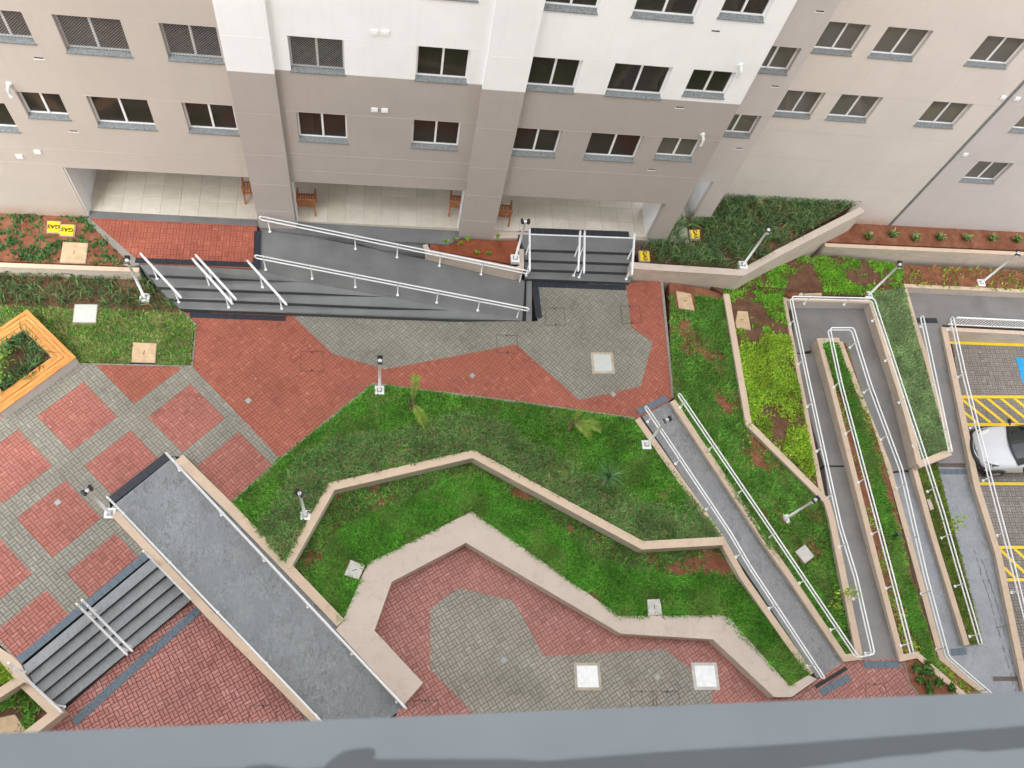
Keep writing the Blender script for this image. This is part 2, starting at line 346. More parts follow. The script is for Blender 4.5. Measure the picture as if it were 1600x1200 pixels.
def pave(host, outer, z, reds, m_grey, m_red, angle=45, pattern='basket', L=.2, W=.1, gap=.014, o=(0.08, 10.55), hide=(), limit=300, key=near, redmats=None):
    """outer / reds: xy polygons; bricks of the red regions lie a hair above the cut grey ones"""
    ca, sa = math.cos(R(angle)), math.sin(R(angle))
    outer = [(p[0], p[1]) for p in outer]
    if area(outer) < 0: outer = outer[::-1]
    O = (o[0]*ca-o[1]*sa, o[0]*sa+o[1]*ca)
    loc = [((x-O[0])*ca+(y-O[1])*sa, -(x-O[0])*sa+(y-O[1])*ca) for x, y in outer]
    u0 = min(a for a, b in loc); u1 = max(a for a, b in loc); v0 = min(b for a, b in loc); v1 = max(b for a, b in loc)
    rects = []
    if pattern == 'herring':
        for i in range(int(u0//W)-2, int(u1//W)+2):
            for j in range(int(v0//W)-2, int(v1//W)+2):
                t = (i-j) % 4
                if t == 0: rects.append((i*W, j*W, (i+2)*W, (j+1)*W))
                elif t == 3: rects.append((i*W, j*W, (i+1)*W, (j+2)*W))
    elif pattern == 'basket':
        for i in range(int(u0//L)-2, int(u1//L)+2):
            for j in range(int(v0//L)-2, int(v1//L)+2):
                x, y = i*L, j*L
                if (i+j) % 2: rects += [(x, y, x+L, y+W), (x, y+W, x+L, y+L)]
                else: rects += [(x, y, x+W, y+L), (x+W, y, x+L, y+L)]
    else:
        for j in range(int(v0//W)-1, int(v1//W)+2):
            for i in range(int(u0//L)-2, int(u1//L)+2):
                s = (j % 2)*L/2; rects.append((i*L+s, j*W, (i+1)*L+s, (j+1)*W))
    r = np.array(rects); g = gap/2; r = r+np.array([g, g, -g, -g])
    cor = [(r[:, a], r[:, b]) for a, b in ((0, 1), (2, 1), (2, 3), (0, 3))]
    W2 = [(O[0]+x*ca-y*sa, O[1]+x*sa+y*ca) for x, y in cor]
    cx = (W2[0][0]+W2[2][0])/2; cy = (W2[0][1]+W2[2][1])/2
    def count(poly):
        c = np.zeros(len(r), int)
        for X, Y in W2: c += inside(poly, X, Y)
        return c
    co_ = count(outer); polys = [([(p[0], p[1]) for p in q]) for q in reds]
    polys = [q if area(q) > 0 else q[::-1] for q in polys]
    cr = [count(q) for q in polys]; hid = np.zeros(len(r), bool)
    for h in hide: hid |= count([(p[0], p[1]) for p in h]) == 4
    rms = redmats or [m_red]*len(polys); allm = {m_grey, m_red, *rms}
    full = []; parts = {m: MB() for m in sorted(allm)}; tones = {m: [] for m in allm}
    def piece(mat, poly, zz):
        if len(poly) < 3 or area(poly) < .0006: return
        n = len(poly); c = (sum(p[0] for p in poly)/n, sum(p[1] for p in poly)/n)
        v = [(*p, zz-.012) for p in poly]+[(*p, zz-.004) for p in poly]+[(c[0]+(p[0]-c[0])*.93, c[1]+(p[1]-c[1])*.93, zz) for p in poly]
        f = [list(range(2*n, 3*n))]
        for k in (0, n):
            for i in range(n): f.append((k+i, k+(i+1) % n, k+n+(i+1) % n, k+n+i))
        parts[mat].add(v, f); tones[mat] += [random.random()]*len(v)
    rnd = rng.random(len(r)); dz = rng.normal(0, .0012, len(r))
    for i in np.nonzero((co_ > 0) & ~hid)[0]:
        q = [(W2[k][0][i], W2[k][1][i]) for k in range(4)]
        red = None; part = []
        for k in range(len(polys)):
            if cr[k][i] == 4: red = k
            elif cr[k][i] > 0: part.append(k)
        mat = rms[red] if red is not None else m_grey
        horiz = (r[i, 2]-r[i, 0]) > (r[i, 3]-r[i, 1])
        if co_[i] == 4 and not part: full.append((cx[i], cy[i], horiz, mat, dz[i]))
        else:
            if co_[i] == 4: base = q
            else:
                base = outer
                for k in range(4): base = clip(base, q[k], q[(k+1) % 4])
            piece(mat, base, z+dz[i])
            for k in part:
                s = polys[k]
                for e in range(4): s = clip(s, q[e], q[(e+1) % 4])
                if len(s) >= 3: piece(rms[k], s, z+dz[i]+.004)
    full.sort(key=lambda t: key(t))
    ml = {m: brick_mesh('brick', L-gap, W-gap, m) for m in sorted(allm)}
    for t in full[:limit]:
        a = R(angle)+(0 if t[2] else math.pi/2)
        inst('brick', ml[t[3]], host, Matrix.Translation((t[0], t[1], z+t[4])) @ Matrix.Rotation(a, 4, 'Z'))
    hl, hw = (L-gap)/2, (W-gap)/2; b = .005
    for t in full[limit:]:
        a = R(angle)+(0 if t[2] else math.pi/2); c_, s_ = math.cos(a), math.sin(a)
        v = []
        for e, zz in ((0, -.012), (0, -b), (b, 0)):
            for sx, sy in ((-1, -1), (1, -1), (1, 1), (-1, 1)):
                x, y = sx*(hl-e), sy*(hw-e); v.append((t[0]+x*c_-y*s_, t[1]+x*s_+y*c_, z+t[4]+zz))
        m = parts[t[3]]; n = len(m.v); m.v += v
        m.f.append((n+8, n+9, n+10, n+11))
        for k in (0, 4):
            for i in range(4): m.f.append((n+k+i, n+k+(i+1) % 4, n+k+4+(i+1) % 4, n+k+4+i))
        tones[t[3]] += [random.random()]*12
    for m in parts:
        if not parts[m].v: continue
        ob = parts[m].build('brick_field', m, host); ob['kind'] = 'stuff'
        at = ob.data.attributes.new('Tone', 'FLOAT', 'POINT'); at.data.foreach_set('value', np.array(tones[m], dtype=np.float32))
def tactile(label, quad, z, mat='tactile_black', size=.25, group='tactile warning strips'):
    a, b, c, d = PP(quad, z); u = (b-a); v = (d-a); L = (u.length+(c-d).length)/2; W = (v.length+(c-b).length)/2
    n = max(1, round(L/size)); m = max(1, round(W/size)); u.normalize(); v = Vector((-u.y, u.x, 0))*(1 if u.cross(d-a).z > 0 else -1)
    t = thing('tactile_strip', a.copy(), label, 'tactile strip', group)
    key = 'tile_'+mat
    if key not in TM:
        q = MB().box((0.003, 0.003, -.01), (.247, .247, .008)); k = 6
        for i in range(k):
            for j in range(k):
                x = .25*(i+.5)/k; y = .25*(j+.5)/k; r0, r1 = .014, .008
                q.add([(x-r0, y-r0, .008), (x+r0, y-r0, .008), (x+r0, y+r0, .008), (x-r0, y+r0, .008), (x-r1, y-r1, .014), (x+r1, y-r1, .014), (x+r1, y+r1, .014), (x-r1, y+r1, .014)],
                      [(4, 5, 6, 7), (0, 1, 5, 4), (1, 2, 6, 5), (2, 3, 7, 6), (3, 0, 4, 7)])
        TM[key] = mesh('tactile_tile', q.v, q.f, mat)
    for i in range(n):
        for j in range(m):
            o_ = a+u*(L*i/n)+v*(W*j/m)
            M4 = Matrix(((u.x*L/n/.25, v.x*W/m/.25, 0, o_.x), (u.y*L/n/.25, v.y*W/m/.25, 0, o_.y), (0, 0, 1, z+.007+random.uniform(0, .002)), (0, 0, 0, 1)))
            inst('tactile_tile', TM[key], t, M4)
    return t
TM = {}; EXCL = []

# ------------------------------------------------------------------ vegetation
def vnoise(X, Y, s, seed=0):
    x = X*s+seed*17.3; y = Y*s-seed*9.1; xi = np.floor(x).astype(int); yi = np.floor(y).astype(int); fx = x-xi; fy = y-yi
    def h(a, b):
        q = np.sin(a*127.1+b*311.7+seed*74.7)*43758.5453; return q-np.floor(q)
    fx = fx*fx*(3-2*fx); fy = fy*fy*(3-2*fy)
    return (h(xi, yi)*(1-fx)+h(xi+1, yi)*fx)*(1-fy)+(h(xi, yi+1)*(1-fx)+h(xi+1, yi+1)*fx)*fy
def fbm(X, Y, s, seed=0): return vnoise(X, Y, s, seed)*.5+vnoise(X, Y, s*2.1, seed+1)*.3+vnoise(X, Y, s*4.3, seed+2)*.2
def sample(pts, dens):
    tri = tessellate_polygon([[Vector((p.x, p.y, 0)) for p in pts]]); out = []
    for t in tri:
        a, b, c = [np.array(pts[i]) for i in t]; ar = abs((b[0]-a[0])*(c[1]-a[1])-(b[1]-a[1])*(c[0]-a[0]))/2
        n = int(ar*dens); r1 = np.sqrt(rng.random(n))[:, None]; r2 = rng.random(n)[:, None]
        out.append(a*(1-r1)+b*r1*(1-r2)+c*r1*r2)
    return np.concatenate(out) if out else np.zeros((0, 3))
def blades(name, pos_, hmin, hmax, wd, cols, lean=.6, arch=False, label=None, cat=None, kind='stuff', parent=None, mul=None, dry=None):
    n = len(pos_)
    if n == 0: return None
    a = rng.random(n)*2*math.pi; h = hmin+(hmax-hmin)*rng.random(n); ln = h*lean*rng.random(n)**.7
    d = np.stack([np.cos(a), np.sin(a), 0*a], 1); s = np.stack([-np.sin(a), np.cos(a), 0*a], 1); z = np.array([0, 0, 1.])
    s2 = s*(wd*(.7+.6*rng.random(n)))[:, None]/2
    cols = np.array(cols); k = rng.integers(0, len(cols), n); c = cols[k]*(.55+.9*rng.random(n))[:, None]; c = c*(1+.18*(rng.random((n, 3))-.5))
    if dry is not None:
        dk = (dry*(.4+.9*rng.random(n)))[:, None]; c = c*(1-dk)+np.array([[.36, .31, .14]])*dk
    if mul is not None: c = c*mul[:, None]
    if arch:
        p0 = pos_; p1 = pos_+d*(ln*.4)[:, None]+z*(h*.75)[:, None]; p2 = pos_+d*(ln*1.15)[:, None]+z*(h*.85)[:, None]
        V = np.stack([p0-s2*.7, p0+s2*.7, p1+s2, p1-s2, p2], 1).reshape(-1, 3); m = 5
        base = (np.arange(n)*5)[:, None]
        loops = np.concatenate([base+[0, 1, 2, 3], base+[3, 2, 4]], 1).reshape(-1)
        ls = np.stack([np.arange(n)*7, np.arange(n)*7+4], 1).reshape(-1); lt = np.tile([4, 3], n)
    else:
        V = np.stack([pos_-s2, pos_+s2, pos_+d*ln[:, None]+z*h[:, None]], 1).reshape(-1, 3); m = 3
        loops = np.arange(n*3); ls = np.arange(n)*3; lt = np.full(n, 3)
    me = bpy.data.meshes.new(name); me.vertices.add(len(V)); me.vertices.foreach_set('co', V.astype(np.float32).ravel())
    me.loops.add(len(loops)); me.loops.foreach_set('vertex_index', loops.astype(np.int32))
    me.polygons.add(len(ls)); me.polygons.foreach_set('loop_start', ls.astype(np.int32)); me.polygons.foreach_set('loop_total', lt.astype(np.int32))
    at = me.attributes.new('Col', 'FLOAT_COLOR', 'POINT'); C4 = np.ones((n*m, 4), np.float32); C4[:, :3] = np.repeat(np.clip(c, 0, 1), m, 0)
    at.data.foreach_set('color', C4.ravel()); me.materials.append(MATS['leaf']); me.update()
    o = link(name, me, parent)
    if parent is None: tag(o, label, cat, None, kind)
    return o
def leaf_obj(name, v, f, cols, parent=None):
    me = bpy.data.meshes.new(name); me.from_pydata([tuple(a) for a in v], [], f); me.materials.append(MATS['leaf'])
    at = me.attributes.new('Col', 'FLOAT_COLOR', 'POINT'); at.data.foreach_set('color', np.array([(*c, 1) for c in cols], np.float32).ravel())
    return link(name, me, parent)
GREEN = [(.15, .40, .05), (.20, .47, .06), (.11, .31, .045), (.28, .50, .09), (.09, .24, .04)]
DULL = [(.17, .38, .10), (.24, .44, .14), (.13, .30, .08), (.26, .38, .12), (.36, .25, .16)]
LIME = [(.42, .62, .04), (.34, .53, .04), (.52, .68, .08), (.26, .46, .04), (.16, .30, .04)]
LILY = [(.07, .17, .055), (.11, .24, .075), (.20, .33, .11), (.05, .12, .045)]

# ================================================================== SETTING
zP, zT = -.68, -1.53
g = MB().box((-90, -60, -4.2), (110, 60, -3.7)).build('ground', 'soil'); g['kind'] = 'structure'
BZ = -3.7
# ---- main plaza
plaza_px = [(-330, 560), (130, 567), (299, 571), (305, 507), (285, 488), (455, 491), (820, 502), (840, 502), (840, 446), (978, 441), (1034, 438),
            (1046, 560), (1052, 620), (1045, 628), (1002, 652), (990, 655), (800, 628), (583, 601), (438, 717), (363, 785), (285, 714), (262, 712), (171, 784), (173, 802), (229, 864), (30, 1035), (0, 1008), (-330, 1000)]
plaza = slab('plaza_paving', plaza_px, zP-.009, BZ, 'joint_grey')
redA = [(285, 488), (455, 491), (520, 553), (602, 577), (807, 538), (905, 625), (1001, 604), (1020, 534), (986, 511), (978, 441), (1034, 438), (1046, 560), (1052, 620), (1045, 628), (1002, 652), (990, 655), (800, 628), (583, 601), (438, 717), (299, 571), (305, 507)]
reds = [PP(redA, zP)]; rm = ['red_brick']
for i in range(-5, 3):
    for j in range(-3, 3):
        u = .08+2.22*i; v = 10.55+2.22*j
        if (i, j) == (1, 1): reds.append(PP([(149, 568.5), (289, 571), (250, 600), (209, 631)], zP)); rm.append('red_brick'); continue
        if i >= 1 and j >= 1: continue
        if i == 2: continue
        q = [UV(u, v, 0), UV(u+1.59, v, 0), UV(u+1.59, v+1.59, 0), UV(u, v+1.59, 0)]
        reds.append(q); rm.append('rose_brick')
pave(plaza, PP(plaza_px, zP), zP, reds, 'grey_brick', 'red_brick', gap=.011, redmats=rm)
# ---- upper red landing
lan_px = [(137, 340), (402, 353), (398, 420), (213, 412), (209, 405)]
lan = slab('entrance_landing', lan_px, -.012, BZ, 'joint_red')
pave(lan, PP(lan_px, 0), -.003, [], 'red_brick', 'red_brick', angle=0, o=(0, 0), gap=.009, key=lambda t: -t[1])
slab('threshold', [(138, 329), (408, 344), (408, 353.5), (137, 340)], .004, BZ, 'painted_concrete')
slab('kerb_strip', [(132, 341), (140, 341), (216, 407), (217, 414), (207, 416)], .006, BZ, 'kerb')
# ---- lobby floor with tiles
lob = MB().box((-13, 17.0, -.4), (10.9, 25, -.008)).build('lobby_floor', 'joint_lobby'); lob['kind'] = 'structure'
TS = .60; tl = brick_mesh('floor_tile', TS-.008, TS-.008, 'lobby_tile')
nt_ = 0
for j in range(5):
    for i in range(int(20.4/TS)):
        x = -9.7+TS*(i+.5); y = 17.13+TS*(j+.5)
        if x > 9.6: continue
        inst('floor_tile', tl, lob, Matrix.Translation((x, y, .0+random.uniform(-.0008, .0008))))
MB().box((-13, 17.13+TS*5, -.008), (10.9, 24.9, .0)).build('tile_field', 'lobby_tile', lob)['kind'] = 'stuff'

# ---- upper left steps + ramp (z = min(step, ramp plane))
def rampz(x): # photo column at the lower edge -> ramp height
    xs = [345, 477, 607, 712, 822]; zs = [0, -.17, -.34, -.51, -.67]
    return float(np.interp(x, xs, zs))
ramp_st = thing('entrance_ramp', P(420, 420, 0), None, None); ramp_st['kind'] = 'structure'
def band(name, top, bot, cap, base=-1.2, mat='painted_concrete'):
    pts = [(x, y, min(cap, rampz(x+dx))) for x, y, dx in top]+[(x, y, min(cap, rampz(x+dx))) for x, y, dx in reversed(bot)]
    MB().prism(PP(pts), base).build(name, mat, ramp_st)
band('ramp_surface', [(217, 413, 0), (397, 420, 0), (403, 407, -10), (409, 356, -30), (437, 361, -40), (560, 384, -20), (664, 405, -10), (740, 424, 0), (820, 438, 0)],
     [(232, 429, 0), (345, 434, 0), (477, 441, 0), (607, 464, 0), (712, 485, 0), (816, 501, 0)], 0)
band('step_tread', [(232, 429, 0), (345, 434, 0), (477, 441, 0)], [(247, 448, 0), (345, 452, 0), (477, 457, 0), (607, 464, 0)], -.17, -1.1)
band('step_tread', [(247, 448, 0), (345, 452, 0), (477, 457, 0), (607, 464, 0)], [(263, 466, 0), (345, 469, 0), (607, 480, 0), (712, 485, 0)], -.34, -1.05)
band('step_tread', [(263, 466, 0), (345, 469, 0), (607, 480, 0), (712, 485, 0)], [(281, 482, 0), (345, 485, 0), (712, 499, 0), (816, 501, 0)], -.51, -1.0)
def riser(pts, h, host, mat='riser_dark'):
    q = PP(pts); v = []
    for i, p in enumerate(q):
        d = (q[min(i+1, len(q)-1)]-q[max(i-1, 0)]).normalized(); nn = Vector((d.y, -d.x, 0)).normalized()*.004
        v += [p+nn-Vector((0, 0, .012)), p+nn-Vector((0, 0, h))]
    obj('riser', v, [(2*i, 2*i+1, 2*i+3, 2*i+2) for i in range(len(q)-1)], mat, host)
riser([(232, 429, 0), (345, 434, 0), (477, 441, -.17)], .17, ramp_st)
riser([(247, 448, -.17), (345, 452, -.17), (477, 457, -.17), (607, 464, -.34)], .17, ramp_st)
riser([(263, 466, -.34), (345, 469, -.34), (607, 480, -.34), (712, 485, -.51)], .17, ramp_st)
riser([(281, 482, -.51), (345, 485, -.51), (712, 499, -.51), (816, 501, -.66)], .17, ramp_st)
# platform along lobby and intermediate step
slab('lobby_platform', [(408, 344), (462, 347), (720, 361), (720, 372), (700, 382), (664, 379.5), (543, 373), (436, 361), (409, 356)], .0, -1.0, 'painted_concrete')
slab('platform_step', [(530, 371, -.17), (665, 378, -.17), (665, 396, -.17), (600, 391, -.20)], None, -1.0, 'painted_concrete')
# drain slot + kerb at ramp foot
slab('drain_channel', [(817, 437), (823, 437), (822, 502), (817, 501)], -.72, -1.0, 'dark_slot')
slab('kerb_strip', [(823, 437), (831, 437), (831, 504), (822, 503)], -.665, -1.0, 'painted_concrete')
# ---- right steps
st2 = thing('entrance_steps', P(905, 400, 0), None, None); st2['kind'] = 'structure'
rows = [(366, 371), (389, 395), (405.5, 411.5), (420, 426), (435, 441.5)]
for k in range(4):
    a, b = rows[k]; c, d = rows[k+1]; z = -.17*k
    MB().prism(PP([(812+3*k if k else 809, a, z), (992, b, z), (990-2*k, d, z), (822-1, c, z)] if k else [(809, 360, z), (829, 361, z), (829, 366, z), (992, 371, z), (990, 395, z), (819, 389, z)]), -1.1).build('step_tread', 'painted_concrete', st2)
    riser([(822-k, c, z), (990-2*k, d, z)], .17, st2)
slab('threshold_strip', [(829, 365), (990, 371), (990, 373), (829, 367)], .006, -.2, 'white_cover')
slab('threshold', [(768, 361), (835, 364), (835, 367), (809, 366), (809, 372), (768, 372)], .002, -.8, 'cap_pale')

# ---- gardens: soil bodies
def garden(name, pts, mat='soil', base=BZ): return slab(name, pts, None, base, mat)
bedUL = [(-330, 315, -.03), (137, 339, -.03), (207, 416, -.03), (-330, 395, -.03)]
garden('upper_flower_bed', bedUL, 'soil')
strip = [(-330, 405, -.45), (217, 427, -.5), (281, 483, -.6), (285, 488, -.64), (-330, 466, -.6)]
garden('lily_bed', strip, 'dark_soil')
lawnL = [(-330, 466, -.6), (285, 488, -.64), (305, 507, -.66), (299, 571, -.66), (130, 567, -.66), (-330, 558, -.66)]
garden('lawn', lawnL, 'under_grass')
lawnM = [(583, 601, -.66), (800, 628, -.66), (990, 655, -.67), (1126, 838, -1.0), (1005, 852, -.86), (738, 708, -.83), (520, 758, -.83), (450, 884, -.8), (363, 785, -.67), (438, 717, -.67)]
garden('lawn', lawnM, 'under_grass')
lawnB = [(450, 884, -1.30), (520, 764, -1.32), (738, 716, -1.32), (1005, 859, -1.35), (1128, 849, -1.3), (1266, 1054, -1.45), (1234, 1072, -1.12), (1125, 962, -1.12), (968, 964, -1.12), (737, 799, -1.12), (575, 880, -1.12), (533, 973, -1.12)]
garden('lower_garden', lawnB, 'soil')
G1 = [(1046, 440, -.70), (1105, 452, -.78), (1134, 462, -.95), (1168, 668, -1.2), (1288, 790, -1.5), (1307, 900, -1.6), (1335, 1020, -1.6), (1320, 1024, -1.5), (1232, 900, -1.2), (1199, 853, -1.0), (1054, 626, -.62), (1048, 560, -.68)]
garden('ramp_garden', G1, 'soil')
G2 = [(1100, 440, -.78), (1250, 402, -1.3), (1300, 400, -1.6), (1410, 414, -1.85), (1412, 447, -1.85), (1360, 462, -1.6), (1222, 462, -1.45), (1248, 600, -1.3), (1280, 768, -1.3), (1168, 655, -1.05), (1134, 462, -.82)]
garden('bright_garden', G2, 'dark_soil')
G2b = [(1410, 414, -1.85), (1800, 432, -1.85), (1800, 466, -1.88), (1412, 447, -1.88)]
garden('soil_strip', G2b, 'soil')
G4 = [(1360, 462, -1.62), (1412, 448, -1.87), (1440, 560, -1.95), (1482, 703, -2.25), (1437, 722, -2.1), (1405, 612, -1.9)]
garden('slope_garden', G4, 'under_grass')
bedR = [(1287, 378, -1.22), (1342, 349, -1.22), (1800, 369, -1.22), (1800, 400, -1.22)]
garden('shrub_bed', bedR, 'soil')
bedG = [(1018, 378, -.06), (1040, 355, -.06), (1110, 322, -.06), (1180, 300, -.06), (1360, 305, -.06), (1160, 420, -.06), (1012, 410, -.06), (994, 395, -.06)]
garden('lily_bed', bedG, 'dark_soil')
G3 = [(1286, 536, -1.62), (1322, 536, -1.7), (1384, 727, -1.9), (1425, 900, -2.0), (1466, 1032, -2.1), (1555, 1100, -2.1), (1500, 1083, -1.75), (1433, 1022, -1.65), (1407, 1026, -1.62), (1370, 900, -1.6), (1340, 740, -1.62), (1300, 600, -1.62)]
garden('ramp_garden', G3, 'soil')
G5 = [(1432, 735, -2.45), (1464, 725, -2.5), (1485, 811, -2.7), (1499, 860, -2.75), (1535, 1005, -2.87), (1508, 1008, -2.87), (1460, 840, -2.72)]
garden('ramp_garden', G5, 'under_grass')
bedS = [(1414, 1031, -1.5), (1432, 1029, -1.5), (1520, 1105, -1.5), (1455, 1110, -1.5), (1422, 1066, -1.5)]
garden('flower_bed', bedS, 'soil')
bedP = [(672, 371), (717, 374), (768, 376), (810, 376), (812, 400), (797, 412), (672, 390)]
slab('planter_bed', bedP, -.06, -1.0, 'red_soil')
bedLL = [(-60, 1100), (37, 1072), (74, 1114), (40, 1142), (-60, 1165)]
slab('lower_left_bed', bedLL, -1.25, BZ, 'dark_soil')
bedLL2 = [(-100, 1000), (2, 1037), (22, 1058), (-100, 1120)]
slab('kerb_strip', [(-6, 1008), (30, 1032), (48, 1070), (22, 1060), (0, 1034)], zP-.002, BZ, 'cap_cream')
slab('bright_bed', bedLL2, -.72, BZ, 'under_grass')

# ---- ramps and hard floors
slab('garden_ramp', [(174, 792, zP), (272, 713, zP), (454, 893, -1.09), (637, 1101, zT), (530, 1180, zT-.02)], None, BZ, 'wet_concrete')
slab('garden_ramp', [(1003, 650, -.69), (1046, 628, -.69), (1322, 1034, zT), (1277, 1060, zT)], None, BZ, 'ramp_concrete')
slab('garden_ramp', [(1237, 476, -2.1), (1362, 480, -2.1), (1400, 600, -2.13), (1380, 640, -2.13), (1322, 545, -2.1), (1278, 545, -2.1), (1243, 552, -2.1)], None, BZ, 'dry_ramp')
slab('garden_ramp', [(1243, 553, -2.06), (1282, 553, -2.06), (1297, 606, -2.0), (1323, 727, -1.86), (1287, 727, -1.86), (1252, 605, -2.0)], None, BZ, 'dry_ramp')
slab('garden_ramp', [(1288, 730, -1.87), (1324, 730, -1.87), (1372, 905, -1.68), (1409, 1030, zT-.004), (1340, 1032, zT-.004), (1312, 905, -1.68)], None, BZ, 'dry_ramp')
slab('garden_ramp', [(1322, 545, -2.105), (1400, 590, -2.11), (1428, 733, -2.42), (1388, 737, -2.42), (1340, 600, -2.12)], None, BZ, 'dry_ramp')
slab('garden_ramp', [(1384, 738, -2.52), (1432, 736, -2.52), (1462, 860, -2.70), (1512, 1010, -2.9), (1472, 1035, -2.9), (1425, 880, -2.70)], None, BZ, 'lower_concrete')
slab('walkway', [(1416, 455), (1800, 472), (1800, 520), (1480, 508), (1469, 507), (1434, 507)], -2.3, BZ, 'dry_ramp')
slab('garden_ramp', [(1434, 507, -2.3), (1472, 507, -2.3), (1494, 605, -2.5), (1515, 724, -2.78), (1466, 724, -2.78), (1450, 606, -2.5)], None, BZ, 'dry_ramp')
slab('lower_path', [(1464, 724, -2.86), (1517, 724, -2.86), (1560, 880, -2.88), (1615, 1120, -2.92), (1540, 1120, -2.92), (1468, 1036, -2.91), (1510, 1009, -2.91), (1536, 1005, -2.9)], None, BZ, 'lower_concrete')
slab('drain_channel', [(1287, 726.5), (1324, 726.5), (1324, 730), (1288, 730)], -1.875, BZ, 'dark_slot')
slab('drain_channel', [(1388, 734, -2.5), (1430, 733, -2.5), (1431, 737, -2.5), (1389, 739, -2.5)], None, BZ, 'dark_slot')
slab('step_face', [(1462, 723, -2.84), (1514, 724, -2.84), (1515, 730, -2.84), (1463, 729, -2.84)], None, BZ, 'drain_brown')
slab('drain_channel', [(1552, 1057), (1610, 1057), (1610, 1064), (1552, 1064)], -2.905, BZ, 'drain_brown')
# ---- lower terraces
terL_px = [(301, 934), (530, 1170), (20, 1200), (97, 1112)]
terL = slab('lower_terrace', terL_px, zT-.009, BZ, 'joint_red')
pave(terL, PP(terL_px, zT), zT, [], 'pink_brick', 'pink_brick', angle=30)
terC_px = [(597, 1165), (628, 1098), (650, 1064), (585, 983), (612, 908), (728, 847), (970, 990), (1115, 997), (1212, 1092), (1237, 1090), (1278, 1061), (1316, 1034), (1375, 1028), (1414, 1031), (1422, 1066), (1455, 1110), (1455, 1165)]
terC = slab('lower_terrace', terC_px, zT-.009, BZ, 'joint_grey')
redC = [(597, 1165), (628, 1098), (650, 1064), (585, 983), (612, 908), (728, 847), (970, 990), (1115, 997), (1212, 1092), (1237, 1090), (1278, 1061), (1316, 1034), (1375, 1028), (1414, 1031), (1422, 1066), (1455, 1110), (1455, 1165), (1113, 1165), (1113, 1075), (1078, 1045), (1037, 1014), (850, 1026), (812, 957), (800, 938), (715, 919), (672, 952), (672, 1045), (735, 1110), (790, 1165)]
pave(terC, PP(terC_px, zT), zT, [PP(redC, zT)], 'stone_brick', 'pink_brick', angle=30)
# ---- lower left steps
st3 = thing('garden_steps', P(160, 990, zP), None, None); st3['kind'] = 'structure'
A0, A1 = P(36, 1040, zP), P(237, 872, zP); B0, B1 = P(84, 1115, zT+.17), P(303, 934, zT+.17)
for k in range(5):
    f0, f1 = k/5, (k+1)/5; z = zP-.005-.17*k
    q = [A0.lerp(B0, f0), A1.lerp(B1, f0), A1.lerp(B1, f1), A0.lerp(B0, f1)]
    MB().prism([Vector((p.x, p.y, z)) for p in q], BZ+.2).build('step_tread', 'step_concrete', st3)
    e0, e1 = q[3], q[2]; d_ = (e1-e0).normalized(); nn = Vector((d_.y, -d_.x, 0))*.004
    obj('riser', [Vector((a_.x, a_.y, z_))+nn for a_ in (e0, e1) for z_ in (z-.01, z-.17)], [(0, 1, 3, 2)], 'riser_dark', st3)
# ---- parking
park_px = [(1486, 525), (1900, 545), (1900, 1200), (1630, 1200), (1600, 1060), (1560, 880), (1520, 735)]
zK = -3.05
park = slab('parking_lot', park_px, zK-.009, BZ, 'joint_grey')
pave(park, PP(park_px, zK), zK, [], 'parking_brick', 'parking_brick', angle=0, o=(0, 0), key=lambda t: t[0]*.7-t[1]*.2)
def stripe(pts, z=zK+.006, mat='yellow_paint', host=park): MB().prism(PP(pts, z), z-.004).build('painted_marking', mat, host)
stripe([(1480, 532.5), (1800, 545), (1800, 548.5), (1480, 537)])
stripe([(1488, 618), (1800, 618), (1800, 622.5), (1488, 622.5)]); stripe([(1500, 661), (1800, 661), (1800, 665.5), (1500, 665.5)])
for x in range(-60, 300, 21): stripe([(1500+x-4, 623), (1500+x+2, 623), (1500+x+48, 660.5), (1500+x+42, 660.5)])
stripe([(1520, 753.5), (1800, 753.5), (1800, 758), (1520, 758)])
stripe([(1555, 853), (1800, 853), (1800, 857.5), (1555, 857.5)]); stripe([(1562, 903.5), (1800, 903.5), (1800, 908), (1562, 908)])
for x in range(-40, 300, 24): stripe([(1555+x-4, 858), (1555+x+2, 858), (1555+x+50, 903), (1555+x+44, 903)])
stripe([(1587, 559), (1700, 562), (1740, 640), (1598, 599)], mat='blue_paint')

# ================================================================== WALLS
capwall('cream capped retaining wall between the grass lilies and the upper left flower bed', [(-330, 392), (0, 413.5), (217, 421.5)], .13, -1.2, 0)
capwall('long cream wall holding the lily bed beside the right entrance steps, bent towards the pale building', [(985, 414), (1000, 415.5), (1160, 426), (1215, 395), (1348, 327)], .24, -2.2, .06, cap='cap_pale')
capwall('long straight cream capped wall in front of the row of small shrubs', [(1289, 382.5), (1400, 387.5), (1800, 405)], .14, -2.4, -1.1)
capwall('bent cream wall across the middle lawn, zigzag between the wide ramp and the narrow ramp', [(447, 886), (518, 760), (739, 709), (1004, 852), (1130, 845)], .24, -2.0, -.78)
capwall('cream kerb wall on the lawn side of the narrow wet ramp', [(996, 654, -.60), (1127, 841, -1.0), (1160, 900, -1.08), (1267, 1054, -1.40)], .19, BZ)
capwall('cream kerb wall on the right side of the narrow wet ramp, beside the sapling', [(1051, 626, -.55), (1201, 853, -1.0), (1234, 900, -1.10), (1320, 1028, -1.40), (1346, 1025, -1.42)], .19, BZ)
capwall('cream wall between the narrow green garden and the bright lime ground cover', [(1135, 459, -.75), (1170, 662, -1.0), (1292, 783, -1.32), (1300, 810, -1.33), (1318, 900, -1.36), (1343, 1024, -1.40)], .20, BZ)
capwall('cream wall along the lime ground cover down the outer side of the long ramp', [(1224, 467, -1.5), (1250, 600, -1.38), (1284, 772, -1.34)], .19, BZ)
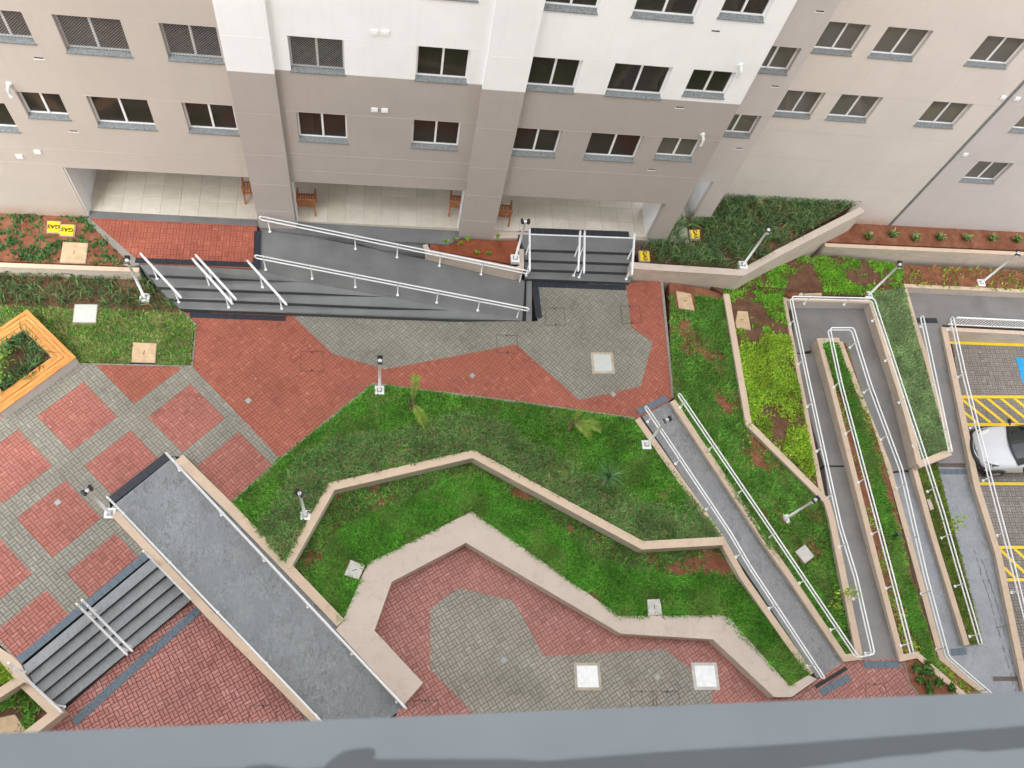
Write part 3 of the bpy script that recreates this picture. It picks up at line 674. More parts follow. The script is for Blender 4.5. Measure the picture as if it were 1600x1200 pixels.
capwall('cream wall at the head of the long ramp landing under the corner railing', [(1222, 467, -1.5), (1361, 471, -1.65)], .13, BZ, side='paint_mauve')
capwall('tall cream wall between the ramp landing and the sloping lawn', [(1361, 470, -1.65), (1406, 610, -1.72), (1421, 660, -1.78), (1437, 725, -1.9)], .20, BZ)
capwall('cream kerb wall at the foot of the sloping lawn, angled towards the parking ramp', [(1435, 726, -1.9), (1485, 706, -2.22)], .22, BZ, side='cap_pale')
capwall('cream kerb wall between the sloping lawn and the ramp beside the parking', [(1412, 445, -1.85), (1433, 515, -1.95), (1449, 565, -2.0), (1486, 706, -2.22)], .18, BZ)
capwall('cream wall behind the walkway, under the bare soil strip at the upper right', [(1411, 446), (1800, 464)], .13, BZ, -1.87)
capwall('long cream wall between the lowest ramp and the parking bays', [(1475, 511, -2.2), (1490, 580, -2.3), (1527, 760, -2.65), (1560, 865, -2.72), (1598, 1050, -2.75), (1615, 1130, -2.78)], .22, BZ)
capwall('cream wall under the slatted white guard rail at the parking edge', [(1478, 514), (1800, 530)], .14, BZ, -2.27, side='render_side')
capwall('cream kerb wall on the left of the planted island between the two long ramps', [(1312, 531, -1.62), (1281, 532, -1.6), (1300, 603, -1.58), (1370, 880, -1.46), (1409, 1028, -1.40), (1433, 1023, -1.42), (1508, 1088, -1.6)], .17, BZ)
capwall('cream wall on the right of the planted island, following the descending ramp', [(1313, 534, -1.63), (1338, 602, -1.72), (1388, 727, -1.98), (1434, 892, -2.2), (1471, 1028, -2.4), (1540, 1086, -2.5), (1580, 1120, -2.55)], .18, BZ)
capwall('cream kerb wall along the grass verge between the two wet lower paths', [(1429, 731, -2.25), (1455, 825, -2.5), (1467, 865, -2.58), (1511, 1008, -2.72)], .18, BZ)
capwall('cream kerb wall between the wide wet ramp and the chequered plaza', [(179, 802, -.55), (330, 962, -.95), (500, 1132, -1.3)], .20, BZ)
capwall('cream kerb wall between the wide wet ramp and the middle lawn', [(280, 715, -.5), (361, 795, -.62), (448, 885, -.8), (532, 973, -1.06)], .25, BZ)
capwall('short cream wall ending the lower left steps beside the dark bed', [(32, 1062), (86, 1114), (30, 1158)], .22, BZ, -.9)
capwall('short cream wall between the lime bed and the dark bed at the lower left', [(-60, 1120), (34, 1060)], .22, BZ, -.70)
# planter front wall beside the ramp
t = capwall('cream planter wall with red soil between the ramp and the right entrance steps', [(664, 382, -.02), (669, 393, -.02), (806, 420, -.02), (815, 418, -.02), (815, 389, -.02)], .14, -1.1, cap='cap_pale', name='planter_wall')
# wide seat wall round the lower terrace
outer = [(737, 799), (968, 962), (1128, 961), (1140, 966), (1234, 1072), (1264, 1055), (1277, 1061), (1237, 1089), (1210, 1089), (1114, 999), (970, 990), (728, 848), (612, 909), (585, 985), (661, 1067), (631, 1101), (525, 984), (535, 970), (575, 880)]
t = thing('seat_wall', P(728, 848, zT), 'wide pale bench wall folded round the lower brick terrace', 'wall')
o3 = PP(outer, -1.08)
MB().prism([p-Vector((0, 0, .05)) for p in o3], BZ).build('wall_body', 'render_side', t)
MB().prism(o3, -1.13).build('wall_cap', 'cap_pale', t)
# lawn kerbs
def kerbline(pts, z=zP+.02, wd=.09):
    L, Rr = offset_line(PP(pts, z), wd); o = MB().prism(L+list(reversed(Rr)), z-.15).build('kerb_strip', 'kerb'); o['kind'] = 'structure'
kerbline([(130, 567), (299, 571), (305, 507), (286, 489)]); kerbline([(365, 783), (438, 717), (583, 600), (800, 627), (992, 654)])
kerbline([(1034, 438), (1046, 560), (1052, 622)]); kerbline([(1414, 1031), (1422, 1066), (1455, 1110)], zT+.02)

# ================================================================== TACTILE STRIPS
tactile('dark tactile strip on the red landing at the head of the upper left steps', [(212, 403), (396, 410), (396, 418), (212, 411)], 0)
tactile('dark tactile strip across the head of the entrance ramp, beside the first column', [(397, 361), (409, 361), (403, 420), (393, 420)], 0)
tactile('dark tactile strip on the red paving below the upper left steps', [(297, 488), (447, 494), (447, 502), (297, 496)], zP)
tactile('dark tactile strip on the lobby floor above the right entrance steps', [(826, 356), (983, 362), (984, 371), (828, 364.5)], 0.0)
tactile('dark tactile strip on the grey paving below the right entrance steps', [(832, 440.5), (978, 446), (978, 454), (832, 448)], zP)
tactile('dark tactile strip across the foot of the entrance ramp', [(831.5, 448), (841.5, 448), (841.5, 497), (831.5, 497)], zP)
tactile('dark tactile strip at the head of the wide wet ramp', [(169, 777), (257, 708), (266, 716), (178, 788)], zP)
tactile('blue grey tactile strip on the chequered plaza above the lower left steps', [(25, 1028), (227, 862), (234, 871), (32, 1039)], zP, 'tactile_blue')
tactile('blue grey tactile strip on pink brick below the lower left steps', [(111, 1124), (308, 946), (318, 954), (121, 1133)], zT, 'tactile_blue')
tactile('dark tactile strip at the head of the narrow wet ramp', [(994, 640), (1040, 617), (1044, 626), (999, 649)], zP, 'tactile_blue')
tactile('blue grey tactile strip angled at the foot of the narrow wet ramp', [(1279, 1077), (1324, 1052), (1331, 1062), (1286, 1088)], zT, 'tactile_blue')
tactile('blue grey tactile strip at the foot of the long ramp on the pink landing', [(1349, 1033), (1404, 1032), (1406, 1043), (1352, 1045)], zT, 'tactile_blue')
tactile('dark tactile strip at the head of the ramp beside the parking', [(1431, 497), (1463, 497), (1465, 505), (1433, 505)], -2.3)
tactile('grey tactile strip below the step on the lower path by the parking wall', [(1466, 733), (1512, 733), (1513, 741), (1468, 741)], -2.86, 'tactile_blue')
tactile('pale blue tactile patch at the foot of the grass verge', [(1484, 1014), (1508, 1012), (1511, 1022), (1487, 1025)], -2.9, 'tactile_blue')
slab('drain_channel', [(1272, 1071), (1321, 1041), (1325, 1046), (1276, 1076)], zT+.004, zT-.1, 'dark_slot')
slab('drain_channel', [(600, 1110), (622, 1094), (626, 1098), (604, 1115)], zT+.006, zT-.1, 'steel')

# ================================================================== BUILDING
bld = thing('apartment_building', Vector((0, 17, 0)), 'long apartment block opposite, painted beige, white and taupe over an open lobby', 'building')
def wallgrid(name, mat, X0, X1, Z0, Z1, Y, holes, depth=.16):
    xs = sorted({X0, X1, *[h[i] for h in holes for i in (0, 1)]}); xs = [x for x in xs if X0 <= x <= X1]
    zs = sorted({Z0, Z1, *[h[i] for h in holes for i in (2, 3)]}); zs = [z for z in zs if Z0 <= z <= Z1]
    m = MB()
    for a, b in zip(xs, xs[1:]):
        for c, d in zip(zs, zs[1:]):
            x, z = (a+b)/2, (c+d)/2
            if any(h[0] < x < h[1] and h[2] < z < h[3] for h in holes): continue
            m.add([(a, Y, c), (b, Y, c), (b, Y, d), (a, Y, d)], [(0, 1, 2, 3)])
    for h in holes:
        x0, x1 = max(h[0], X0), min(h[1], X1); z0, z1 = max(h[2], Z0), min(h[3], Z1)
        if x0 >= x1 or z0 >= z1: continue
        e = Y+depth
        if h[2] >= Z0: m.add([(x0, Y, z0), (x1, Y, z0), (x1, e, z0), (x0, e, z0)], [(3, 2, 1, 0)])
        if h[3] <= Z1: m.add([(x0, Y, z1), (x1, Y, z1), (x1, e, z1), (x0, e, z1)], [(0, 1, 2, 3)])
        if h[0] >= X0: m.add([(x0, Y, z0), (x0, e, z0), (x0, e, z1), (x0, Y, z1)], [(0, 1, 2, 3)])
        if h[1] <= X1: m.add([(x1, Y, z0), (x1, e, z0), (x1, e, z1), (x1, Y, z1)], [(3, 2, 1, 0)])
    return m.build(name, mat, bld)
YL, YM, YR, Y4, YB = 16.9, 16.95, 16.95, 18.0, 19.1; ZT = 30; PZ = 7.0
rowsH = [5.46, 8.18, 10.9]
wins = []   # x0,x1,zbot,ztop,Y,net,style
def addw(lst, Y, dz=0, rows_=(0, 1, 2), h=1.2, small={}):
    for ri in rows_:
        for k, (a, b) in enumerate(lst):
            z1 = rowsH[ri]+dz; hh = small.get(k, h); wins.append((a, b, z1-hh, z1, Y, ri, k))
XL = [(-9.7, -8.62), (-7.95, -6.4), (-5.52, -4.14-.02)]; XM = [(-2.49, -1.1), (.75, 2.14)]; XR = [(3.76, 5.12), (6.0, 7.61), (8.19, 9.41)]
addw(XL, YL, .13, small={0: 1.0}); addw(XM, YM); addw(XR, YR, -.05, small={2: 1.0})
addw([(10.25, 11.48)], Y4, 0, small={0: 1.0}); addw([(12.53, 13.82), (14.37, 15.81), (17.57, 19.0)], YB, .05, h=1.17)
for z in (2.83, 5.55, 8.27): wins.append((21.1, 22.5, z-1.17, z, YB, 0, 9))
wins.append((-11.5, -10.15, 3.95, 5.1, YL, 0, 8))
def holes(Y, x0, x1): return [(a, b, c, d) for a, b, c, d, y, r_, k in wins if y == Y and a >= x0-.01 and b <= x1+.01]
h = holes(YL, -30, -4.1)
wallgrid('wall', 'paint_beige', -30, -4.1, -1, ZT, YL, h+[(-9.49, -4.1, -1, 2.49)], .24)
wallgrid('wall', 'paint_taupe', -2.9, 2.56, -1, PZ, YM, [q for q in holes(YM, -3, 3) if q[2] < 6.5]+[(-2.9, 2.56, -1, 2.34)], .2)
wallgrid('wall', 'paint_white', -2.9, 2.56, PZ, ZT, YM, [q for q in holes(YM, -3, 3) if q[2] > 6.5])
hr = holes(YR, 3.7, 9.97); hr = [q for q in hr]
wallgrid('wall', 'paint_taupe', 3.72, 9.98, -1, PZ-.04, YR, [q for q in hr if q[2] < 6.5]+[(3.72, 9.32, -1, 2.21)], .24)
wallgrid('wall', 'paint_white', 3.72, 9.98, PZ-.04, ZT, YR, [q for q in hr if q[2] > 6.5])
wallgrid('wall', 'paint_mauve', 9.98, 11.78, -1, ZT, Y4, holes(Y4, 9.9, 12)+[(9.98, 11.16, -1, 2.2)], .2)
wallgrid('wall', 'paint_pale', 11.78, 19.95, -2.5, ZT, YB, holes(YB, 11.7, 19.9))
wallgrid('wall', 'paint_mauve', 20.03, 60, -2.5, ZT, YB+.001, holes(YB, 20, 30))
MB().box((19.93, YB-.012, -2.5), (20.05, YB+.3, ZT)).build('joint_strip', 'granite', bld)
MB().box((9.92, YR+.001, 2.2), (9.979, Y4+.2, ZT)).build('return_wall', 'paint_mauve', bld)
MB().box((9.35, YR+.25, -1), (9.979, 17.6, 2.2)).build('return_wall', 'paint_inner', bld)
MB().box((11.72, Y4+.001, 2.3), (11.779, YB+.2, ZT)).build('return_wall', 'paint_mauve', bld)
MB().box((11.2, Y4+.21, -1), (11.779, YB+.2, 2.3)).build('return_wall', 'paint_inner', bld)
for x0, x1 in ((-4.1, -2.9), (2.56, 3.74)):
    MB().box((x0, 16.79, -1), (x1, 17.15, PZ)).build('pilaster', 'paint_taupe', bld); MB().box((x0, 16.79, PZ), (x1, 17.15, ZT)).build('pilaster', 'paint_white', bld)
    for z, mt in ((.95, 'groove'), (2.32, 'groove'), (3.7, 'groove'), (5.46, 'groove'), (8.18, 'groove_white')):
        MB().box((x0+.01, 16.786, z), (x1-.01, 16.79, z+.009)).build('joint_line', mt, bld)
    for xx in ((x1,) if x0 < 0 else (x0-.03,)):
        MB().box((xx, 17.0, -.0), (xx+.03, 17.42, 2.33)).build('white_corner_strip', 'frame_white', bld)
for X0, X1, Y, zs in ((-30, -4.1, YL, (5.6, 3.3, 8.3, 2.6)), (-2.9, 2.56, YM, (5.47, 3.68, 2.9)), (3.74, 9.97, YR, (5.42, 3.62)), (9.98, 11.75, Y4, (5.46, 3.7, 2.25)), (11.78, 19.95, YB, (5.5, 3.7, 2.36, 1.0)), (20.03, 60, YB, (2.86, 1.2, 5.55))):
    for z in zs:
        hs_ = sorted([(a, b) for a, b, c, d, y, r_, k in wins if y == Y and c < z+.02 and d > z-.001 and a >= X0 and b <= X1])
        x = X0
        for a, b in hs_+[(X1, X1)]:
            if a > x: MB().box((x, Y-.004, z), (a, Y, z+.011)).build('joint_line', 'groove', bld)
            x = b
for X0, X1, Y in ((-2.9, 2.56, YM), (3.74, 9.97, YR)):
    x = X0
    for a, b in sorted([(a, b) for a, b, c, d, y, r_, k in wins if y == Y and r_ == 1 and a >= X0 and b <= X1])+[(X1, X1)]:
        if a > x: MB().box((x, Y-.003, 8.2), (a, Y, 8.208)).build('joint_line', 'groove_white', bld)
        x = b
# lobby ceiling, back wall, side walls
MB().box((-13, 17.2, 2.52), (9.9, 24.6, 2.7)).build('lobby_ceiling', 'paint_white', bld)
MB().box((-13, 24.6, -.3), (9.9, 24.9, 2.7)).build('lobby_back_wall', 'paint_beige', bld)
MB().box((-9.75, 17.14, -.3), (-9.49, 24.6, 2.52)).build('lobby_side_wall', 'paint_inner', bld)
for x in (-3.6, 3.15): MB().box((x-.25, 18.6, -.3), (x+.25, 19.1, 2.52)).build('lobby_column', 'paint_white', bld)
MB().box((-9.489, 16.93, 0), (-9.45, 17.42, 2.48)).build('white_jamb', 'frame_white', bld)
MB().box((9.27, 17.2, 0), (9.315, 18.4, 2.2)).build('white_jamb', 'frame_white', bld)
# windows
for i, (a, b, c, d, Y, ri, k) in enumerate(wins):
    pg = 'pane_grey' if Y in (YB, Y4) or (Y == YR and k == 2 and ri == 0 and a > 8) else 'pane_glass'; y = Y+.13; fw = .05; m = MB()
    zc = c+.07
    m.box((a, y, zc), (b, y+.06, zc+fw)); m.box((a, y, d-fw), (b, y+.06, d)); m.box((a, y, zc+fw), (a+fw, y+.06, d-fw)); m.box((b-fw, y, zc+fw), (b, y+.06, d-fw))
    mx = (a+b)/2; m.box((mx-.028, y-.012, zc+fw), (mx+.028, y+.05, d-fw))
    fr = m.build('window', 'frame_white', bld)
    MB().box((a+fw, y+.022, zc+fw), (mx-.028, y+.028, d-fw)).build('pane', pg, fr); MB().box((mx+.028, y+.022, zc+fw), (b-fw, y+.028, d-fw)).build('pane', pg, fr)
    v = [(a-.02, Y-.035, c+.0), (b+.02, Y-.035, c+.0), (b+.02, Y+.13, c+.055), (a-.02, Y+.13, c+.055)]
    MB().add([*v, *[(p[0], p[1], p[2]+.025) for p in v]], [(3, 2, 1, 0), (4, 5, 6, 7), (0, 1, 5, 4), (1, 2, 6, 5), (2, 3, 7, 6), (3, 0, 4, 7)]).build('sill', 'granite', fr)
    MB().add([(a, y+.55, c), (b, y+.55, c), (b, y+.55, d), (a, y+.55, d), (a, y+.06, c), (b, y+.06, c), (b, y+.06, d), (a, y+.06, d)], [(0, 1, 2, 3), (4, 5, 1, 0), (7, 3, 2, 6), (4, 0, 3, 7), (5, 6, 2, 1)]).build('room_behind', 'room_light' if Y in (YB, Y4) else ('room_brown' if (i*7) % 3 else 'room_grey'), fr)
    if (Y == YR and ri == 2) or i % 4 == 1:
        n = 14; vv = []
        for q in range(n+1):
            x = a+.03+(b-a-.06)*[.35, .8, 1.3, .6][(i*3) % 4]*q/n*.5; yy = y+.1+(.03 if q % 2 else 0); vv += [(x, yy, c+.05), (x, yy, d)]
        obj('curtain', vv, [(2*q, 2*q+2, 2*q+3, 2*q+1) for q in range(n)], ['curtain', 'curtain_blue', 'curtain_tan'][(i*5) % 3] if ri < 2 else 'curtain', fr)
    if (Y == YL and ri == 1) or (Y == YM and ri == 1 and k == 0 and a < 0):
        m = MB(); W_, H_ = b-a, d-c-.07; s = .075
        for sg in (1, -1):
            q = -H_
            while q < W_+H_:
                x0_, x1_ = q, q+H_; z0_, z1_ = (0, H_)
                lo = max(0, -x0_); hi = min(H_, W_-x0_)
                if hi > lo:
                    if sg == 1: m.beam((a+x0_+lo, y-.03, zc+lo), (a+x0_+hi, y-.03, zc+hi), .006, .006, Vector((0, 1, 0)))
                    else: m.beam((b-x0_-lo, y-.033, zc+lo), (b-x0_-hi, y-.033, zc+hi), .006, .006, Vector((0, 1, 0)))
                q += s
        m.build('safety_net', 'steel', fr)
# little wall fittings (things hanging on the facade)
def Fp(x, y, Y):
    r = ray(x, y); t_ = Y/r.y; return Vector((r.x*t_, Y, CAMZ+r.z*t_))
for i, (x, y, Y, lb) in enumerate([(585, 171, YM, 'left of two small white vent covers on the taupe wall'), (601, 172, YM, 'right of two small white vent covers on the taupe wall'), (585, 50, YM, 'left of two small white vent covers on the white wall'), (602, 51, YM, 'right of two small white vent covers on the white wall'),
                       (31, 244, YL, 'small white vent cover low on the beige wall at far left'), (59, 237, YL, 'small white vent cover on the beige wall nearer the lobby jamb'), (1567, 152, YB, 'white vent cover just left of the grey wall joint, upper right'), (1589, 154, YB, 'white vent cover just right of the grey wall joint, upper right'), (1508, 241, YB, 'lowest white vent cover beside the grey wall joint')]):
    p = Fp(x, y, Y); t = thing('vent_cover', p, lb, 'vent cover', 'small white vent covers')
    MB().box((p.x-.09, Y-.035, p.z-.07), (p.x+.09, Y-.001, p.z+.07)).build('cover_plate', 'frame_white', t)
    MB().box((p.x-.06, Y-.042, p.z-.012), (p.x+.06, Y-.035, p.z+.004)).build('vent_slit', 'groove_white', t)
for i, (x, y, Y, lb) in enumerate([(14, 131, YL, 'white pipe fitting on the beige wall at far left'), (1098, 210, YR, 'white pipe fitting above the small taupe wall window'), (1157, 102, YR, 'white pipe fitting above the small white wall window')]):
    p = Fp(x, y, Y); t = thing('pipe_outlet', p, lb, 'pipe')
    MB().tube([p+Vector((0, .02, 0)), p+Vector((0, -.16, 0)), p+Vector((0, -.2, -.06)), p+Vector((0, -.2, -.25))], .045, 10).build('pipe', 'pale_cover', t, True)
    MB().tube([p+Vector((0, -.02, 0)), p+Vector((0, 0, 0))], .075, 12).build('collar', 'frame_white', t)
for x, y, Y, lb in [(61, 91, YL, 'upper slot vent in the beige wall'), (115, 205, YL, 'lower slot vent in the beige wall'), (1118, 49, YR, 'slot vent in the white wall, upper right bay'), (1062, 168, YR, 'slot vent just below the white paint edge'), (1018, 265, YR, 'lowest slot vent in the taupe bay'), (1155, 232, Y4, 'slot vent in the narrow recessed wall'), (1211, 135, Y4, 'slot vent beside the pale wall middle row'), (1281, 18, Y4, 'slot vent near the top of the recessed wall')]:
    p = Fp(x, y, Y); t = thing('slot_vent', p, lb, 'vent', 'slot vents')
    MB().box((p.x-.13, Y-.012, p.z-.04), (p.x+.13, Y+.001, p.z-.012)).build('vent_lip', 'frame_white', t); MB().box((p.x-.11, Y-.005, p.z-.012), (p.x+.11, Y+.001, p.z+.03)).build('vent_hole', 'dark_slot', t)

# ---- own tower: sill right under the camera and the wall that carries it
tw = thing('camera_tower', Vector((0, -.4, 0)), 'own apartment tower whose grey window sill crosses the bottom', 'building')
zs = CAMZ-.6
def Ps(x, y, z=zs): return P(x, y, z)
a, b = Ps(-400, 1162), Ps(1900, 1068)
MB().prism([a, b, Vector((b.x, -.45, zs)), Vector((a.x, -.45, zs))][::-1], zs-.03).build('window_sill', 'sill_light', tw)
wet = [(-200, 1212), (380, 1201), (392, 1197), (415, 1195), (440, 1199), (470, 1203), (505, 1200), (520, 1186), (537, 1175), (556, 1171), (578, 1169.5), (585, 1172), (586, 1180), (582, 1186), (590, 1187.5), (700, 1187), (800, 1187), (848, 1190.5), (930, 1184), (1030, 1176), (1120, 1170.5), (1200, 1166), (1330, 1156), (1480, 1145), (1600, 1135), (1900, 1112), (1900, 1142), (1600, 1168), (1540, 1174), (1500, 1170), (1440, 1178), (1390, 1181), (1330, 1190), (1250, 1200), (1180, 1215), (900, 1260), (-200, 1260)]  # outline of the photographer's dark reflection, painted as a flat patch on the sill
MB().prism([p for p in PP(wet, zs+.0006)], zs-.001).build('painted_reflection', 'sill_reflection', tw)  # wet is the outline of the painted reflection
MB().box((-14, -1.2, -4), (30, -.02, zs-.031)).build('tower_wall', 'tower_paint', tw)
MB().box((-14, -1.2, zs-.031), (-1.3, -.02, 42)).build('tower_wall', 'tower_paint', tw); MB().box((1.6, -1.2, zs-.031), (30, -.02, 42)).build('tower_wall', 'tower_paint', tw)
MB().box((-1.3, -1.2, 25.6), (1.6, -.02, 42)).build('tower_wall', 'tower_paint', tw)

# ================================================================== RAILINGS
def smooth_corner(pts, r=.12):
    out = [pts[0]]
    for i in range(1, len(pts)-1):
        a, b, c = pts[i-1], pts[i], pts[i+1]; d0 = (a-b); d1 = (c-b); k = min(r, d0.length*.4, d1.length*.4)
        p, q = b+d0.normalized()*k, b+d1.normalized()*k
        for s in (0, .25, .5, .75, 1): out.append((1-s)**2*p+2*s*(1-s)*b+s*s*q)
    return out+[pts[-1]]
def railing(label, pts, posth, posts=None, drop=.18, r=.024, ends=(1, 1), spacing=1.85, group='white tubular handrails', foot=.25):
    """pts: (px,py,z of upper tube); posth: post height below the upper tube"""
    c = PP(pts); t = thing('handrail', Vector((c[0].x, c[0].y, c[0].z-posth)), label, 'handrail', group)
    up = smooth_corner(c); lo = [p-Vector((0, 0, drop)) for p in up]
    def ext(line, s): d = (line[0]-line[1]).normalized(); return d
    m = MB()
    path = list(up)
    if ends[1]:
        d = (up[-1]-up[-2]).normalized(); m1 = (up[-1]+lo[-1])/2
        path += [m1+d*drop/2*math.sin(a_)+Vector((0, 0, 1))*drop/2*math.cos(a_) for a_ in (math.pi*k/6 for k in range(1, 6))]
        path += list(reversed(lo))
        if ends[0]:
            d = (up[0]-up[1]).normalized(); m0 = (up[0]+lo[0])/2
            path += [m0+d*drop/2*math.sin(a_)-Vector((0, 0, 1))*drop/2*math.cos(a_) for a_ in (math.pi*k/6 for k in range(1, 6))]+[up[0]]
        m.tube(path, r).build('rail_tube', 'white_metal', t, True)
    else:
        MB().tube(up, r).build('upper_rail', 'white_metal', t, True); MB().tube(lo, r).build('lower_rail', 'white_metal', t, True)
    L = [0]
    for i in range(1, len(c)): L.append(L[-1]+(c[i]-c[i-1]).length)
    if posts is None:
        n = max(1, round((L[-1]-2*foot)/spacing)); posts = [(foot+(L[-1]-2*foot)*k/n)/L[-1] for k in range(n+1)]
    for s in posts:
        s *= L[-1]
        for i in range(1, len(c)):
            if s <= L[i]+1e-6: break
        p = c[i-1].lerp(c[i], (s-L[i-1])/(L[i]-L[i-1]))
        ph = posth
        MB().tube([p-Vector((0, 0, ph)), p+Vector((0, 0, .03))], r*.85).build('post', 'white_metal', t, True)
        MB().tube([p-Vector((0, 0, ph+.005)), p-Vector((0, 0, ph-.008))], .05, 12).build('base_plate', 'white_metal', t)
    return t
railing('long white handrail on the lobby side of the entrance ramp', [(409, 338.5, .78), (823, 423, .1)], .78, posts=[.02, .34, .50, .665, .83, .985])
railing('long white handrail on the outer side of the entrance ramp, above the tapering steps', [(402, 399, .78), (823, 481, .1)], .78, posts=[.02, .19, .35, .51, .66, .82, .975])
railing('leftmost short handrail on the upper left steps', [(221, 397, .80), (281, 462, .22)], .82, posts=[.25, .83], drop=.1, r=.028)
railing('left one of the paired handrails in the middle of the upper left steps', [(302, 405, .80), (361, 471, .22)], .82, posts=[.3, .83], drop=.1, r=.028)
railing('right one of the paired handrails in the middle of the upper left steps', [(307, 399, .80), (367, 465, .22)], .82, posts=[.3, .83], drop=.1, r=.028)
railing('right hand short handrail on the upper left steps, touching the ramp rail', [(388, 408, .80), (446, 473, .22)], .82, posts=[.3, .83], drop=.1, r=.028)
railing('left handrail of the right entrance steps, beside the lamp', [(828, 358, .85), (828, 420, .25)], .85, posts=[.3, .83], drop=.1, r=.028)
railing('left one of the paired handrails on the right entrance steps', [(907, 362, .85), (904, 420, .25)], .85, posts=[.3, .83], drop=.1, r=.028)
railing('right one of the paired handrails on the right entrance steps', [(914, 362, .85), (913, 423, .25)], .85, posts=[.3, .83], drop=.1, r=.028)
railing('rightmost handrail of the right entrance steps, beside the yellow gas cover', [(992, 366, .85), (988, 426, .25)], .85, posts=[.3, .83], drop=.1, r=.028)
z0, z1 = zP+.85, zT+.9
railing('left handrail of the lower left steps, by the dark bed', [(15, 1037, z0), (94, 1111, z1)], .9, posts=[.1, .85], drop=.1, r=.03)
railing('left one of the paired handrails on the lower left steps', [(121, 945, z0), (196, 1021, z1)], .9, posts=[.1, .85], drop=.1, r=.03)
railing('right one of the paired handrails on the lower left steps', [(129, 939, z0), (204, 1015, z1)], .9, posts=[.1, .85], drop=.1, r=.03)
railing('right handrail of the lower left steps, against the wide ramp wall', [(225, 862, z0), (296, 934, z1)], .9, posts=[.1, .85], drop=.1, r=.03)
railing('long handrail on the plaza side of the wide wet ramp', [(170, 779, zP+.9), (500, 1125, zT+.95)], .85, drop=.18, r=.03)
railing('long handrail on the lawn side of the wide wet ramp', [(262, 710, zP+.9), (631, 1103, zT+.9)], .85, drop=.18, r=.03)
hR = .58
railing('handrail on the lawn side of the narrow wet ramp', [(1012, 637, -.60+hR), (1142, 831, -1.0+hR), (1175, 887, -1.08+hR), (1287, 1056, -1.40+hR)], hR, posts=[.03, .2, .38, .56, .75, .96])
railing('long handrail from the narrow wet ramp back up round the landing to the lower path', [(1064, 617, -.55+.52), (1205, 824, -1.0+.52), (1342, 1027, -1.42+.52), (1367, 1022, -1.42+.52), (1339, 900, -1.36+.52), (1315, 822, -1.33+.52), (1300, 755, -1.33+.52), (1266, 600, -1.38+.52), (1237, 463, -1.5+.52), (1366, 466, -1.65+.52), (1410, 600, -1.72+.52), (1452, 727, -1.9+.52), (1476, 803, -2.45+.52), (1497, 877, -2.6+.52), (1534, 1003, -2.72+.52)], .52, spacing=1.7)
railing('handrail looped round the head of the planted island between the long ramps', [(1427, 1018, -1.40+hR), (1395, 895, -1.46+hR), (1316, 600, -1.58+hR), (1297, 512, -1.6+hR), (1334, 512, -1.63+hR), (1362, 602, -1.72+hR), (1410, 732, -1.98+hR+.05), (1449, 900, -2.2+hR), (1483, 1026, -2.4+hR), (1553, 1086, -2.5+hR)], hR, spacing=1.8)
railing('handrail on the sloping lawn side of the ramp beside the parking', [(1443, 495, -1.92+.3), (1459, 570, -2.0+.3), (1487, 702, -2.22+.3)], .3, posts=[.05, .5, .85])
railing('handrail on the parking wall above the lowest ramp', [(1490, 497, -2.2+.47), (1508, 580, -2.3+.47), (1553, 760, -2.65+.47), (1580, 862, -2.72+.47), (1622, 1030, -2.75+.47)], .47, spacing=1.9)
# slatted guard rail
c0, c1 = P(1480, 508, -2.27), P(1800, 523, -2.27)
t = thing('guard_rail', c0, 'white slatted guard rail along the head of the parking bays', 'guard rail')
up = Vector((0, 0, .62)); MB().beam(c0+up, c1+up, .05, .05).build('top_rail', 'white_metal', t); MB().beam(c0+Vector((0, 0, .06)), c1+Vector((0, 0, .06)), .04, .04).build('bottom_rail', 'white_metal', t)
L = (c1-c0).length; n = int(L/.13); slat = MB().box((-.012, -.012, .08), (.012, .012, .6)); sm = mesh('slat', slat.v, slat.f, 'white_metal')
for i in range(n+1): inst('slat', sm, t, Matrix.Translation(c0.lerp(c1, i/n)))

# ================================================================== LAMP POSTS
def lamp(label, bx, by, z, heads=2, hd=0.0, h=2.2, black=True, col=True):
    p = P(bx, by, z); EXCL.append((p.x, p.y, .17)); t = thing('lamp_post', p, label, 'lamp post', 'white lamp posts with twin floodlights')
    MB().box((p.x-.15, p.y-.15, z-.15), (p.x+.15, p.y+.15, z+.03)).build('footing', 'white_cover', t)
    MB().box((p.x-.08, p.y-.08, z+.03), (p.x+.08, p.y+.08, z+.042)).build('base_plate', 'steel', t)
    for sx in (-1, 1):
        for sy in (-1, 1): MB().tube([p+Vector((sx*.055, sy*.055, .04)), p+Vector((sx*.055, sy*.055, .07))], .012, 6).build('bolt', 'steel', t)
    MB().tube([p+Vector((0, 0, .04)), p+Vector((0, 0, h))], .042, 12).build('pole', 'white_metal', t, True)
    MB().tube([p+Vector((0, 0, h)), p+Vector((0, 0, h+.04)), p+Vector((0, 0, h+.06))], .055, 12, .02).build('pole_cap', 'white_metal', t, True)
    d = Vector((math.cos(hd), math.sin(hd), 0)); s = Vector((-d.y, d.x, 0))
    for k in (1, -1):
        q = p+Vector((0, 0, h-.02))+d*k*.10
        m = MB(); a_ = q-s*.075; b_ = q+s*.075
        m.beam(a_, b_, .07, .11, Vector((0, 0, 1)) + d*k*.5); f = m.build('floodlight', 'black_metal', t)
        MB().beam(q-s*.06+d*k*.04-Vector((0, 0, .01)), q+s*.06+d*k*.04-Vector((0, 0, .01)), .016, .08).build('lens', 'lamp_glass', f)
        MB().beam(q-d*k*.13, q, .03, .02).build('bracket', 'black_metal', t)
lamp('lamp post in the lily bed beside the upper left steps', 226, 465, -.5, hd=1.57)
lamp('lamp post at the tip of the middle lawn against the red paving', 593, 610, -.66, hd=1.57)
lamp('lamp post at the head of the wide wet ramp on the chequered plaza', 172, 802, zP, hd=.78)
